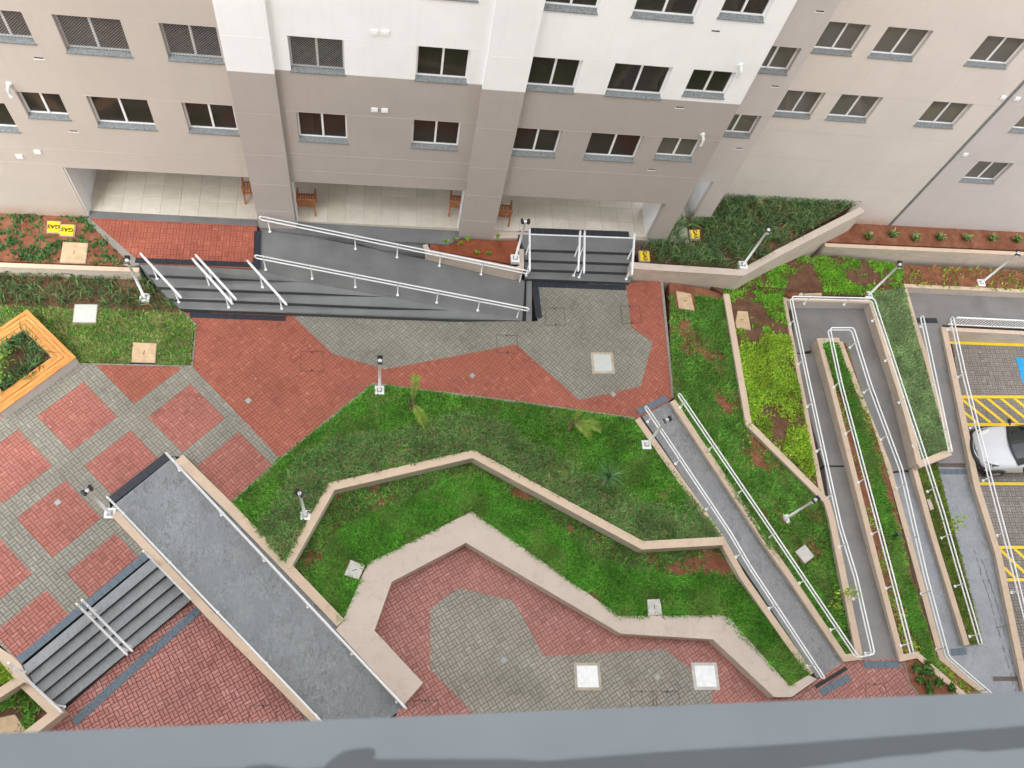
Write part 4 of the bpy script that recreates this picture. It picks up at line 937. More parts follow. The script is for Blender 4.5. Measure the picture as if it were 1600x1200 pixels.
lamp('lamp post in the dull ground cover beside the bent cream wall', 477, 805, -.8, hd=-.5)
lamp('lamp post beside the head of the narrow wet ramp', 1010, 695, -.7, hd=.4)
lamp('lamp post in the green garden between narrow ramp and long ramp', 1226, 811, -1.22, hd=.6)
lamp('lamp post at the corner behind the long ramp landing', 1357, 461, -1.63, hd=1.4)
lamp('lamp post on the wall of the large lily bed', 1161, 414, .07, hd=1.2)
lamp('lamp post in the bare soil strip at the upper right', 1533, 442, -1.85, hd=1.2)
lamp('lamp post on the planter corner beside the right entrance steps', 805, 404, .02, hd=.0)

# ================================================================== COVERS, DRAINS
def cover(label, quad, z, mat, rim=None, rimmat='cover_rim', slot=None, cat='access cover', h=.03, grp='access covers'):
    h += .02; q = PP(quad, z+h); c = sum(q, Vector())/4; EXCL.append((c.x, c.y, (q[2]-q[0]).length*.36+.05))
    t = thing('access_cover', Vector((c.x, c.y, z)), label, cat, grp)
    if rim:
        qq = [c+(p-c)*(1+rim/((p-c).length)) for p in q]; MB().prism([p-Vector((0, 0, .008)) for p in qq], z-.1).build('frame', rimmat, t)
    else:
        qq = [c+(p-c)*1.04 for p in q]; MB().prism([p-Vector((0, 0, .012)) for p in qq], z-.1).build('frame', 'cover_rim', t)
    MB().prism(q, z-.05).build('lid', mat, t)
    if slot is not None:
        d = Vector((math.cos(slot), math.sin(slot), 0)); MB().beam(c-d*.07, c+d*.07, .02, .008).build('handle_slot', 'dark_slot', t)
    return t
def box4(x0, y0, x1, y1, sk=0): return [(x0+sk, y0), (x1+sk*.6, y0+1), (x1, y1+1), (x0, y1)]
cover('tan concrete cover in the upper left flower bed', [(99, 378.5), (137, 380), (133, 410.5), (94, 409)], -.02, 'tan_cover', slot=1.4)
cover('tan concrete cover on the left lawn near the red paving', [(208, 535), (244, 537), (242, 566), (206, 565)], -.65, 'tan_cover', slot=1.5)
cover('pale metal cover on the left lawn below the lilies', [(117, 475.5), (152, 476), (149, 503.5), (114, 503)], -.62, 'pale_cover')
cover('tan cover in bare soil right of the red paving', [(1057, 455), (1079, 459), (1085, 485), (1061, 481)], -.74, 'tan_cover', slot=.1)
cover('tan cover against the wall beside the lime ground cover', [(1145, 485), (1168, 487), (1173, 515), (1151, 512)], -.95, 'tan_cover', slot=.1)
cover('tan cover beside the round soil patch above the ramp landing', [(1254, 438), (1281, 439), (1284, 461), (1257, 461)], -1.45, 'tan_cover', slot=.0)
cover('pale grey slab half buried by a round patch of soil', [(1228, 438), (1250, 438), (1255, 461), (1232, 461)], -1.42, 'grey_cover')
cover('white cover with brown rim on the grey paving near the red edge', [(927, 554), (954, 554), (957, 580), (929, 580)], zP, 'pale_cover', rim=.12, h=.012)
cover('left bright white cover with tan rim on the lower terrace', [(901, 1040), (933, 1040), (936, 1074), (903, 1074)], zT, 'white_cover', rim=.12, h=.012)
cover('right bright white cover with grey rim by the folded bench wall', [(1085, 1040), (1116, 1040), (1120, 1073), (1089, 1073)], zT, 'white_cover', rim=.13, rimmat='grey_cover', h=.012)
cover('weathered concrete cover tilted against the left end of the bench wall', [(548, 875), (570, 884), (560, 905), (538, 898)], -1.12, 'grey_cover', slot=.3)
cover('weathered concrete cover in the grass against the bench wall on the right', [(1012, 937), (1031, 936), (1035, 960), (1013, 961)], -1.11, 'grey_cover', slot=1.4)
cover('weathered cover turned diamond-wise in the green garden by the narrow ramp', [(1258, 851), (1272, 869), (1258, 880), (1243, 862)], -1.2, 'grey_cover')
cover('tan cover in the lower left dark bed', [(-30, 1128), (22, 1117), (40, 1142), (-30, 1165)], -1.24, 'tan_cover')
cover('pale slab in the grass verge between the lower paths', [(1448, 780), (1453, 779), (1459, 795), (1454, 797)], -2.58, 'cap_pale')
def inlay(label, quad, z, mat, m2):
    q = PP(quad, z+.008); c = sum(q, Vector())/4; t = thing('paved_cover', c, label, 'access cover', 'brick-filled access covers')
    for i in range(4): MB().beam(q[i], q[(i+1) % 4], .013, .010).build('metal_edge', 'cover_edge', t)
    for i in (0, 2): p = (q[i]+q[(i+1) % 4])/2*.9+c*.1; MB().tube([p, p+Vector((0, 0, .006))], .03, 8).build('lifting_hole', 'black_metal', t)
inlay('brick-filled cover in the red paving left of the grey field', [(470, 549), (504, 549), (505, 580), (469, 580)], zP, 0, 0)
inlay('brick-filled cover on the edge of the grey field above the lawn', [(776, 523), (808, 524), (809, 552), (777, 551)], zP, 0, 0)
inlay('brick-filled cover in the grey field below the right entrance steps', [(852, 481), (881, 481), (884, 508), (852, 508)], zP, 0, 0)
inlay('brick-filled cover across the grey and red edge near the right steps', [(969, 478), (999, 478), (1002, 504), (973, 506)], zP, 0, 0)
inlay('brick-filled cover at the bottom of the lower left terrace', [(390, 1102), (432, 1102), (431, 1130), (388, 1130)], zT, 0, 0)
inlay('brick-filled cover with a pale corner beside the right white cover', [(985, 1080), (1020, 1080), (1022, 1108), (986, 1108)], zT, 0, 0)
inlay('brick-filled cover just right of its neighbour on the lower terrace', [(1025, 1080), (1060, 1080), (1062, 1106), (1026, 1106)], zT, 0, 0)
inlay('brick-filled cover on the pink landing below the long ramp', [(1352, 1069), (1382, 1068), (1387, 1094), (1354, 1094)], zT, 0, 0)
inlay('brick-filled cover at the foot of the wide ramp near the bench wall end', [(647, 1094), (683, 1094), (686, 1120), (646, 1120)], zT, 0, 0)
for x, y, z, lb in [(388, 626, zP, 'square floor drain in the red paving near the chequered squares'), (738, 587, zP, 'square floor drain in the red paving above the middle lawn'), (958, 616, zP, 'square floor drain at the lower tip of the grey field'), (90, 785, zP, 'square floor drain inside a red square of the chequered plaza'), (787, 1031, zT, 'square floor drain in the lower grey field near its left part'), (1027, 1058, zT, 'square floor drain between the two white covers')]:
    p = P(x, y, z); t = thing('floor_drain', p, lb, 'floor drain', 'square floor drains')
    m = MB(); rr = .11; d = .05
    c = [p+Vector((rr*math.cos(a_), rr*math.sin(a_), .008)) for a_ in (0, math.pi/2, math.pi, 3*math.pi/2)] if (x, y) != (0, 0) else None
    MB().prism(c, z-.02).build('drain_frame', 'drain_pale', t)
    MB().prism([p+(q-p)*.55+Vector((0, 0, .006)) for q in c], z-.02).build('drain_grate', 'steel', t)
# gas covers with lettering
def gas(label, quad, z, rot):
    q = PP(quad, z+.05); c = sum(q, Vector())/4; EXCL.append((c.x, c.y, .36)); t = thing('gas_cover', Vector((c.x, c.y, z)), label, 'gas cover', 'yellow gas covers')
    qq = [c+(p-c)*1.18 for p in q]; MB().prism([p-Vector((0, 0, .03)) for p in qq], z-.1).build('frame', 'cover_rim', t)
    MB().prism(q, z-.05).build('lid', 'yellow_paint', t)
    cu = bpy.data.curves.new('gas', 'FONT'); cu.body = 'GÁS' if 0 else 'GAS'; cu.align_x = 'CENTER'; cu.align_y = 'CENTER'; cu.size = .20; cu.extrude = .002; cu.offset = .006
    to = bpy.data.objects.new('tmp', cu); C.objects.link(to); dg = bpy.context.evaluated_depsgraph_get(); me = bpy.data.meshes.new_from_object(to.evaluated_get(dg)); bpy.data.objects.remove(to)
    me.materials.clear(); me.materials.append(MATS['black_print'])
    inst('lettering', me, t, Matrix.Translation((c.x, c.y, z+.053)) @ Matrix.Rotation(rot, 4, 'Z'))
gas('left yellow gas cover in the upper left flower bed', [(75, 345.5), (93.5, 346.5), (92.5, 362.5), (74, 361.5)], -.02, math.pi-.02)
gas('right yellow gas cover in the upper left flower bed, overlapping its neighbour', [(95.5, 351), (116, 351.5), (114, 367), (94, 366)], 0.0, math.pi-.06)
gas('yellow gas cover among the lilies behind the corner column', [(1079, 359.5), (1093, 359), (1093, 372), (1081, 371.5)], .12, -1.5)
gas('yellow gas cover on the wall end beside the right entrance steps', [(1000, 392), (1014, 393), (1015, 406.5), (1001, 406)], .06, -1.55)

# ================================================================== TIMBER PLANTER
A, Bq, D = P(44.6, 485, -.23), P(119, 558, -.23), P(15.6, 630, -.23)
uu = (A-Bq).normalized(); vv = Vector((-uu.y, uu.x, 0)); side = 2.32
if vv.dot(D-Bq) < 0: vv = -vv
pl = thing('timber_planter', Vector((Bq.x, Bq.y, zP)), 'square planter with golden timber bench top and a young tree, at the left lawn edge', 'planter')
cr_ = [Bq, Bq+uu*side, Bq+uu*side+vv*(side+.3), Bq+vv*(side+.3)]
S_u, S_v = side, side+.3
def loc3(a, b, z): return Bq+uu*a+vv*b+Vector((0, 0, z))
T = .5
ring = [(0, 0, S_u, T), (0, S_v-T, S_u, S_v), (0, T, T, S_v-T), (S_u-T, T, S_u, S_v-T)]
for a0, b0, a1, b1 in ring:
    a0 += .02 if a0 == 0 else 0; b0 += .02 if b0 == 0 else 0; a1 -= .02 if a1 == S_u else 0; b1 -= .02 if b1 == S_v else 0
    MB().prism([loc3(a0, b0, -.045), loc3(a1, b0, -.045), loc3(a1, b1, -.045), loc3(a0, b1, -.045)], zP-.02).build('concrete_side', 'paint_mauve', pl)
MB().prism([loc3(T-.01, T-.01, -.2), loc3(S_u-T+.01, T-.01, -.2), loc3(S_u-T+.01, S_v-T+.01, -.2), loc3(T-.01, S_v-T+.01, -.2)], zP).build('soil_fill', 'dark_soil', pl)
nb = 4; wb = T/nb
for k in range(nb):
    o0, o1 = k*wb+.006, (k+1)*wb-.006; zz = [0, -.012, .0, -.01][k]
    for s in range(4):
        if s == 0: q = [(o0, o0), (S_u-o0, o0), (S_u-o1, o1), (o1, o1)]
        if s == 1: q = [(S_u-o0, o0), (S_u-o0, S_v-o0), (S_u-o1, S_v-o1), (S_u-o1, o1)]
        if s == 2: q = [(S_u-o0, S_v-o0), (o0, S_v-o0), (o1, S_v-o1), (S_u-o1, S_v-o1)]
        if s == 3: q = [(o0, S_v-o0), (o0, o0), (o1, o1), (o1, S_v-o1)]
        pts = [loc3(a_, b_, zz+random.uniform(-.003, .003)) for a_, b_ in q]
        c = sum(pts, Vector())/4; d = (pts[1]-pts[0]).normalized(); ang = math.atan2(d.y, d.x)
        Mi = Matrix.Rotation(-ang, 4, 'Z') @ Matrix.Translation(-c)
        m = MB().prism([Mi @ p for p in pts], [(Mi @ p).z-.04 for p in pts]); me = mesh('plank', m.v, m.f, 'timber')
        inst('plank', me, pl, Mi.inverted())

# ================================================================== CHAIRS
def armchair(label, x, y, rz):
    p = P(x, y, 0); t = thing('wooden_armchair', Vector((p.x, p.y, 0)), label, 'armchair', 'slatted wooden armchairs in the lobby')
    Mx = Matrix.Translation(p) @ Matrix.Rotation(rz, 4, 'Z')
    def bm(name, *bs):
        m = MB()
        for a, b, w_, h_ in bs: m.beam(Mx @ Vector(a), Mx @ Vector(b), w_, h_)
        m.build(name, 'chair_wood', t)
    W_ = .29
    for s in (-1, 1):
        bm('leg', ((s*W_, -.32, 0), (s*W_*.97, -.24, .42), .05, .05)); bm('leg', ((s*W_, .30, 0), (s*W_, .28, .62), .05, .05))
        bm('armrest', ((s*W_, -.24, .60), (s*W_, .34, .64), .065, .03)); bm('back_post', ((s*W_, -.2, .40), (s*W_, -.36, .98), .05, .04))
        bm('side_rail', ((s*W_*.95, -.24, .36), (s*W_*.95, .28, .40), .03, .06))
    bm('top_rail', ((-W_, -.36, .96), (W_, -.36, .96), .035, .08)); bm('bottom_rail', ((-W_, -.22, .46), (W_, -.22, .46), .035, .07)); bm('front_rail', ((-W_, .28, .38), (W_, .28, .38), .03, .07))
    for k in range(7):
        x_ = -W_+.07+(2*W_-.14)*k/6; bm('back_slat', ((x_, -.225, .48), (x_, -.35, .93), .045, .015))
    for k in range(7):
        x_ = -W_+.05+(2*W_-.10)*k/6; bm('seat_slat', ((x_, -.23, .40), (x_, .27, .415), .05, .018))
armchair('wooden armchair half hidden by the first column, in the left lobby bay', 397, 306, .12)
armchair('wooden armchair just right of the first column, seen whole', 480, 325, .0)
armchair('wooden armchair partly behind the left edge of the second column', 715, 328, -.1)
armchair('wooden armchair partly behind the right edge of the second column', 782, 341, -.08)

# ================================================================== CAR (nose towards the wall)
def car():
    o = P(1524, 706, zK); hz = zK
    t = thing('parked_car', Vector((o.x+2, o.y, hz)), 'white hatchback parked nose to the wall in the upper parking bay', 'car')
    X0 = P(1521, 705, -2.6).x; yc = (P(1560, 668, -2.35).y+P(1560, 736, -2.5).y)/2
    # sections: x, half width, z bottom, z belt, z top, top half width
    secs = [(0.0, .50, .32, .58, .62, .45), (.07, .68, .25, .66, .70, .60), (.25, .80, .22, .72, .78, .66), (.55, .85, .2, .80, .88, .68), (.9, .86, .2, .86, .95, .68), (1.15, .87, .2, .90, 1.0, .67),
            (1.5, .87, .2, .92, 1.20, .60), (1.9, .87, .2, .94, 1.44, .56), (2.4, .87, .2, .95, 1.50, .55), (3.1, .87, .2, .96, 1.47, .54), (3.6, .85, .22, .97, 1.33, .52), (3.95, .78, .3, .92, .98, .50), (4.02, .6, .35, .7, .75, .45)]
    v = []; K = 10
    for x, hw, zb, zl, zt, tw_ in secs:
        prof = [(-hw*.92, zb), (-hw, zb+.15), (-hw, zl-.12), (-hw*.96, zl), (-tw_, (zl+zt)/2 if zt-zl > .2 else zl+(zt-zl)*.8), (-tw_*.8, zt-.01 if zt-zl > .2 else zt), (0, zt+.012)]
        prof = prof+[(-a, b) for a, b in reversed(prof[:-1])]
        v += [(X0+x, yc+a, hz+b) for a, b in prof]
    n = 13; f = []
    for i in range(len(secs)-1):
        for j in range(n-1): f.append((i*n+j, i*n+j+1, (i+1)*n+j+1, (i+1)*n+j))
        f.append((i*n+n-1, i*n, (i+1)*n, (i+1)*n+n-1))
    f.append(list(range(n))[::-1]); f.append(list(range((len(secs)-1)*n, len(secs)*n)))
    b = obj('body', v, [list(reversed(q)) for q in f], 'car_paint', t, True)
    sm_ = b.modifiers.new('s', 'SUBSURF'); sm_.levels = sm_.render_levels = 2
    def Q(x, y, z): return Vector((X0+x, yc+y, hz+z))
    def patch(name, pts, mat, par=t, th=.015):
        q = [Q(*p) for p in pts]; nrm = (q[1]-q[0]).cross(q[2]-q[0]).normalized()
        if nrm.z < 0: nrm = -nrm
        k = len(q); m = MB(); m.add([p+nrm*th for p in q]+[p-nrm*.03 for p in q], [list(range(k)), list(range(k, 2*k))[::-1]]+[(i, k+i, k+(i+1) % k, (i+1) % k) for i in range(k)])
        return m.build(name, mat, par)
    def lattice(name, fn, nu, nv, mat, th=0):
        vs = [Q(*fn(i/nu, j/nv)) for i in range(nu+1) for j in range(nv+1)]
        fs = [(i*(nv+1)+j, (i+1)*(nv+1)+j, (i+1)*(nv+1)+j+1, i*(nv+1)+j+1) for i in range(nu) for j in range(nv)]
        return obj(name, vs, fs, mat, t, True)
    # black surround + windscreen, curved in plan
    def ws(e):
        def fn(u_, v_):
            x = 1.10-e+(1.92+e-1.10+e)*u_; s = (v_*2-1); hw = (.735+e)*(1-u_)+(.60+e)*u_
            return (x+.17*s*s*(1-u_*.5), s*hw, np.interp(x, [1.05, 1.5, 1.95], [1.035, 1.255, 1.485])+.012-(.03 if e else .0)+.02-.06*s*s)
        return fn
    lattice('windscreen_surround', ws(.05), 8, 10, 'black_metal'); lattice('windscreen', ws(0), 8, 10, 'car_glass')
    for s in (-1, 1):
        side_win = lattice('side_window', lambda u_, v_: (1.55+1.75*u_, s*(.845-.25*v_), 1.02+.34*v_*min(1, 1.0)), 6, 3, 'car_glass')
        def blob(nm, c_, rr_, mt, par):
            vv_ = [Q(c_[0]+rr_[0]*math.sin(a_)*math.cos(b_), s*(c_[1]+rr_[1]*math.sin(a_)*math.sin(b_)+.35*rr_[0]*math.sin(a_)*math.cos(b_)), c_[2]+rr_[2]*math.cos(a_)+.30*rr_[0]*math.sin(a_)*math.cos(b_)) for a_ in [math.pi*q_/8 for q_ in range(9)] for b_ in [2*math.pi*w_/14 for w_ in range(14)]]
            return obj(nm, vv_, [(q_*14+w_, q_*14+(w_+1) % 14, (q_+1)*14+(w_+1) % 14, (q_+1)*14+w_) for q_ in range(8) for w_ in range(14)], mt, par, True)
        hl = blob('headlight', (.36, .60, .765), (.25, .10, .07), 'lamp_glass', t); blob('headlight_bezel', (.35, .60, .75), (.27, .125, .07), 'black_metal', hl)
        hr_ = MB().tube([Q(.34, s*.70, .76), Q(.36, s*.70, .80)], .07, 14).build('lamp_ring', 'chrome', hl, True)
        m = MB(); mm_ = Q(1.42, s*1.0, .98); m.add([mm_+Vector((-.04, -.08, -.04)), mm_+Vector((.06, -.09, -.04)), mm_+Vector((.06, .09, -.04)), mm_+Vector((-.04, .08, -.04)), mm_+Vector((-.03, -.06, .07)), mm_+Vector((.04, -.07, .07)), mm_+Vector((.04, .07, .07)), mm_+Vector((-.03, .06, .07))], [(3, 2, 1, 0), (4, 5, 6, 7), (0, 1, 5, 4), (1, 2, 6, 5), (2, 3, 7, 6), (3, 0, 4, 7)])
        m.beam(mm_, mm_+Vector((0, -s*.16, -.02)), .04, .04); m.build('wing_mirror', 'black_metal', t)
        for wx in (.72, 3.25):
            wh = MB().tube([Q(wx, s*.68, .31), Q(wx, s*.90, .31)], .31, 24).build('tyre', 'tyre', t, False); MB().tube([Q(wx, s*.895, .31), Q(wx, s*.91, .31)], .2, 12).build('rim', 'chrome', wh)
        ar = MB().tube([Q(.72, s*.84, .31), Q(.72, s*.893, .31)], .37, 24).build('wheel_arch', 'black_metal', t)
    for k, (za, zb_) in enumerate(((.36, .48), (.54, .60))):
        lattice('grille', lambda u_, v_: (-.02-.02+.16*(2*u_-1)**2, (u_*2-1)*.45, za+(zb_-za)*v_), 8, 1, 'black_metal')
    MB().tube([Q(-.06+.26*(k/6-1)**2, (k/6-1)*.76, .50) for k in range(13)], .10, 10).build('front_bumper', 'black_metal', t, True)
    MB().tube([Q(-.07+.24*(k/6-1)**2, (k/6-1)*.60, .585) for k in range(13)], .022, 8).build('bumper_trim', 'chrome', t, True)
    MB().box(Q(-.035, -.05, .635), Q(.01, .05, .665)).build('badge', 'chrome', t)
    for s in (-.25, .3): MB().beam(Q(1.12, s, 1.075), Q(1.28, s+.42, 1.15), .018, .012).build('wiper', 'black_metal', t)
    MB().box(Q(1.6, -.05, 1.36), Q(1.66, .05, 1.40)).build('sticker', 'white_cover', t)
    MB().beam(Q(.62, -.6, .905), Q(.62, .6, .905), .008, .004).build('bonnet_line', 'steel', t) if 0 else None
car()

# ================================================================== VEGETATION
def V3(pts): return PP(pts)
def zmask(p, thr, s=1.2, seed=3): return fbm(p[:, 0], p[:, 1], s, seed) > thr
def grass(label, poly, dens, cols, hmin=.03, hmax=.09, wd=.042, thr=.0, s=1.2, seed=3, cat='grass', lean=1.5, name='grass', extra=None, arch=False):
    p = sample([Vector(q) for q in V3([(*q, 0) if len(q) == 2 else q for q in poly])], dens); f = fbm(p[:, 0], p[:, 1], s, seed)+.12*(rng.random(len(p))-.5)
    keep = (f+.22*(rng.random(len(p))-.5)) > thr
    for ex, ey, er in EXCL: keep &= (np.abs(p[:, 0]-ex) > er) | (np.abs(p[:, 1]-ey) > er)
    if extra is not None: keep &= extra(p)
    p = p[keep]; f = f[keep]; mul = .72+.6*vnoise(p[:, 0], p[:, 1], 2.3, seed+5)
    return blades(name, p, hmin, hmax, wd, cols, lean, arch, label, cat, mul=mul, dry=np.clip((fbm(p[:, 0], p[:, 1], 1.6, seed+30)-.52)*2.2, 0, .3) if cat == 'grass' else None)
def line_dist(p, pts):
    d = np.full(len(p), 1e9)
    for a, b in zip(pts, pts[1:]):
        a = np.array(a)[:2]; b = np.array(b)[:2]; t_ = np.clip(((p[:, :2]-a) @ (b-a))/((b-a) @ (b-a)), 0, 1); d = np.minimum(d, np.linalg.norm(p[:, :2]-(a+t_[:, None]*(b-a)), axis=1))
    return d
DRY = [(.34, .30, .13), (.25, .27, .10), (.42, .34, .18)]
grass('short lawn grass right of the timber planter', lawnL, 1500, GREEN+DRY, thr=.36, seed=2)
wl = V3([(450, 884, -.8), (520, 760, -.8), (738, 710, -.8), (1005, 852, -.8), (1130, 845, -.8)])
def nearwall(lo, hi):
    def fn(p):
        dr = line_dist(p, wl); d = dr+.6*(fbm(p[:, 0], p[:, 1], 1.0, 8)-.5); return (d >= lo) & (d < hi) & (dr > .15)
    return fn
grass('dense green lawn of the middle garden', lawnM, 2600, GREEN+[(.12, .42, .035)], thr=.24, seed=4, extra=nearwall(1.1, 99), hmax=.10)
grass('dull reddish green ground cover along the bent wall', lawnM, 1500, DULL, hmin=.05, hmax=.16, wd=.05, thr=.34, s=1.6, seed=9, cat='ground cover', name='ground_cover', extra=nearwall(-9, 1.35))
wb_ = V3([(533, 973, -1.1), (575, 880, -1.1), (737, 799, -1.1), (968, 962, -1.1), (1130, 961, -1.1), (1234, 1072, -1.1)])
def nearbench(lo, hi):
    def fn(p):
        d = line_dist(p, wb_)+.8*(fbm(p[:, 0], p[:, 1], .9, 18)-.5); return (d >= lo) & (d < hi)
    return fn
grass('lush green grass along the wide bench wall', lawnB, 2600, GREEN+[(.08, .38, .03), (.13, .46, .035)], thr=.22, seed=14, extra=nearbench(-9, 1.3), hmin=.06, hmax=.16, wd=.035)
grass('sparse green weeds on red soil below the bent wall', lawnB, 1300, DULL+GREEN, thr=.39, s=1.7, seed=24, extra=nearbench(1.1, 99), hmin=.04, hmax=.12, wd=.05, cat='ground cover', name='ground_cover')
grass('green grass and weeds beside the narrow ramp', G1, 1800, GREEN+GREEN+DULL[:1], thr=.33, s=1.0, seed=31, hmax=.11, extra=lambda p: p[:, 1] < 15.2)
grass('bright lime ground cover between the cream walls', G2, 1500, LIME, thr=.42, s=1.1, seed=41, hmin=.04, hmax=.1, wd=.05, cat='ground cover', name='ground_cover', extra=lambda p: p[:, 1] < 14.0)
grass('patchy bright green weeds in the soil behind the ramp landing', G2, 1300, [(.20, .46, .04), (.26, .54, .05)], thr=.57, s=1.5, seed=43, hmin=.04, hmax=.1, wd=.05, cat='ground cover', name='ground_cover', extra=lambda p: p[:, 1] >= 14.0)
grass('soft green ground cover on the sloping garden', G4, 2300, [(.32, .52, .20), (.26, .44, .16), (.44, .58, .30), (.38, .34, .20), (.20, .36, .14)], thr=.3, s=1.2, seed=51, hmin=.04, hmax=.1, wd=.045, cat='ground cover', name='ground_cover')
wi = V3([(1286, 536, 0), (1384, 727, 0), (1425, 900, 0), (1466, 1032, 0), (1555, 1100, 0)])
grass('dark green grass on the planted island between the ramps', G3, 2600, GREEN+[(.08, .34, .03)], thr=.2, seed=61, hmin=.05, hmax=.14, extra=lambda p: (line_dist(p, V3([(1300, 548, -1.65), (1337, 650, -1.7), (1372, 770, -1.8), (1408, 900, -1.85), (1452, 1035, -1.9)])) < .24+.16*vnoise(p[:, 0], p[:, 1], 3, 2)))
grass('yellow green seedlings on the planted island', G3, 500, LIME+DULL, thr=.5, s=2, seed=63, hmin=.04, hmax=.1, wd=.05, cat='ground cover', name='ground_cover')
grass('mossy grass on the verge between the lower paths', G5, 2200, [(.20, .33, .04), (.27, .38, .06), (.14, .27, .04), (.34, .30, .11)], thr=.25, s=1.5, seed=71)
grass('tall grass lilies in the big bed behind the cream wall', bedG, 420, LILY+[(.26, .32, .13)], thr=.36, s=2.6, seed=81, hmin=.22, hmax=.42, wd=.022, lean=1.1, arch=True, name='grass_lilies', cat='lilies')
grass('tall grass lilies along the foot of the upper left wall', strip, 260, LILY+[(.13, .16, .07)], thr=.40, s=2.0, seed=83, hmin=.18, hmax=.36, wd=.026, lean=1.2, arch=True, name='grass_lilies', cat='lilies')
grass('low creeping plants in the upper left flower bed', bedUL, 650, [(.05, .15, .05), (.07, .20, .055), (.10, .25, .07)], thr=.53, s=3.6, seed=93, hmin=.05, hmax=.14, wd=.06, cat='ground cover', name='ground_cover')
grass('tufts of green weeds in the lower left bed', [(*q, -1.25) for q in bedLL], 1200, GREEN, thr=.48, s=2.0, seed=95, hmin=.05, hmax=.14, wd=.05, cat='ground cover', name='ground_cover')
grass('lime ground cover in the small lower left bed', [(*q, -.72) for q in bedLL2], 1800, LIME, thr=.2, s=2.0, seed=96, hmin=.05, hmax=.12, wd=.05, cat='ground cover', name='ground_cover')
grass('seedlings in the bare soil strip under the straight wall', G2b, 140, LIME+DRY+[(.5, .2, .05)], thr=.5, s=1.5, seed=97, hmin=.05, hmax=.14, wd=.06, cat='ground cover', name='ground_cover')
ps = [loc3(a_, b_, -.2) for a_, b_ in ((T, T), (S_u-T, T), (S_u-T, S_v-T), (T, S_v-T))]
pp_ = sample(ps, 260); dd = line_dist(pp_, ps+[ps[0]]); pp_ = pp_[dd < .42]
blades('planter_lilies', pp_, .2, .42, .03, LILY, 1.2, True, 'dark green lilies round the inside edge of the timber planter', 'lilies')

def tuft(label, x, y, z, r, h, n, cols, name='shrub', cat='shrub', wd=.05, group=None):
    p = P(x, y, z); t = thing(name, p, label, cat, group)
    q = np.tile(np.array(p), (n, 1)); a_ = rng.random(n)*2*math.pi; rr = r*.5*rng.random(n); q[:, 0] += rr*np.cos(a_); q[:, 1] += rr*np.sin(a_)
    blades('foliage', q, h*.5, h, wd, cols, r/h*1.3, True, parent=t); MB().tube([p-Vector((0, 0, .05)), p+Vector((0, 0, h*.35))], .015, 6).build('stem', 'bark', t)
for i, (x, y) in enumerate([(1355, 370), (1393, 367), (1428, 372), (1466, 371), (1508, 372), (1548, 373), (1586, 374), (1625, 376)]):
    wh = ['first', 'second', 'third', 'fourth', 'fifth', 'sixth', 'seventh', 'eighth'][i]
    tuft(f'{wh} variegated shrub from the left in the row under the pale building', x, y+2, -1.22, .2, .28, 130, [(.14, .24, .05), (.28, .36, .12), (.08, .18, .03), (.42, .46, .2)], group='row of small shrubs')
for i, (x, y, lb) in enumerate([(697, 379, 'seedling in the red planter soil, leftmost of the front ones'), (719, 381, 'seedling in the red planter soil, second from the left'), (731, 375, 'seedling in the red planter soil just under the second column'), (746, 396, 'left of the two front seedlings near the ramp in the red planter'), (763, 397, 'right of the two front seedlings near the ramp in the red planter'), (778, 371, 'seedling against the lobby edge at the right of the red planter'), (711, 375, 'tiny seedling left of the second column base')]):
    tuft(lb, x, y, -.05, .1, .13, 26, LIME+GREEN, 'seedling', 'seedling', .05, 'seedlings in the red planter')
for i, (x, y, lb) in enumerate([(1428, 1044, 'small leafy plant nearest the kerb corner'), (1440, 1049, 'leafy plant in the middle of the upper row'), (1452, 1050, 'leafy plant touching the cream wall'), (1435, 1062, 'leafy plant left in the lower row'), (1448, 1068, 'leafy plant lowest in the bed centre'), (1464, 1066, 'leafy plant right in the lower row'), (1450, 1079, 'leafy plant at the very front of the bed'), (1484, 1076, 'leafy plant by the wall near the sill'), (1446, 1037, 'plant at the head of the bed under the wall')]):
    tuft(lb+' beside the pink landing', x, y, -1.5, .15, .2, 60, [(.08, .2, .03), (.15, .3, .05), (.05, .12, .02)], 'bedding_plant', 'plant', .06, 'bedding plants beside the pink landing')
for x, y, lb in [(1470, 1046, 'upper seedling clump behind the corner wall'), (1484, 1056, 'middle seedling clump behind the corner wall'), (1500, 1070, 'lower seedling clump behind the corner wall')]:
    tuft(lb, x, y, -2.0, .14, .16, 40, LIME, 'seedling', 'seedling', .05, 'seedlings behind the corner wall')
# palms
def frond(t, p, az_, L, droop, cols, rise=.6):
    d = Vector((math.cos(az_), math.sin(az_), 0)); s = Vector((-d.y, d.x, 0)); pts = []
    for k in range(15):
        u_ = k/14; pts.append(p+d*L*u_+Vector((0, 0, rise*math.sin(u_*2.2)-droop*u_*u_)))
    MB().tube(pts, .018, 5, .004).build('frond_stalk', 'bark', t)
    v = []; f = []; c = []
    for k in range(3, 30):
        u_ = k/30; i = u_*14; q = pts[int(i)].lerp(pts[min(14, int(i)+1)], i-int(i)); ll = L*.34*math.sin(math.pi*min(1, u_*.82+.12))
        for sg in (-1, 1):
            e = q+(s*sg*.8+d*.75).normalized()*ll+Vector((0, 0, -.12*ll+random.uniform(-.03, .03))); mpt = q.lerp(e, .45); wv = d*.017
            n = len(v); v += [q-wv*.4, q+wv*.4, mpt+wv, e, mpt-wv]; f.append((n, n+1, n+2, n+3, n+4)); cc = random.choice(cols); c += [tuple(x*random.uniform(.85, 1.15) for x in cc)]*5
    leaf_obj('frond', v, f, c, t)
YG = [(.28, .40, .05), (.36, .45, .09), (.20, .34, .04)]
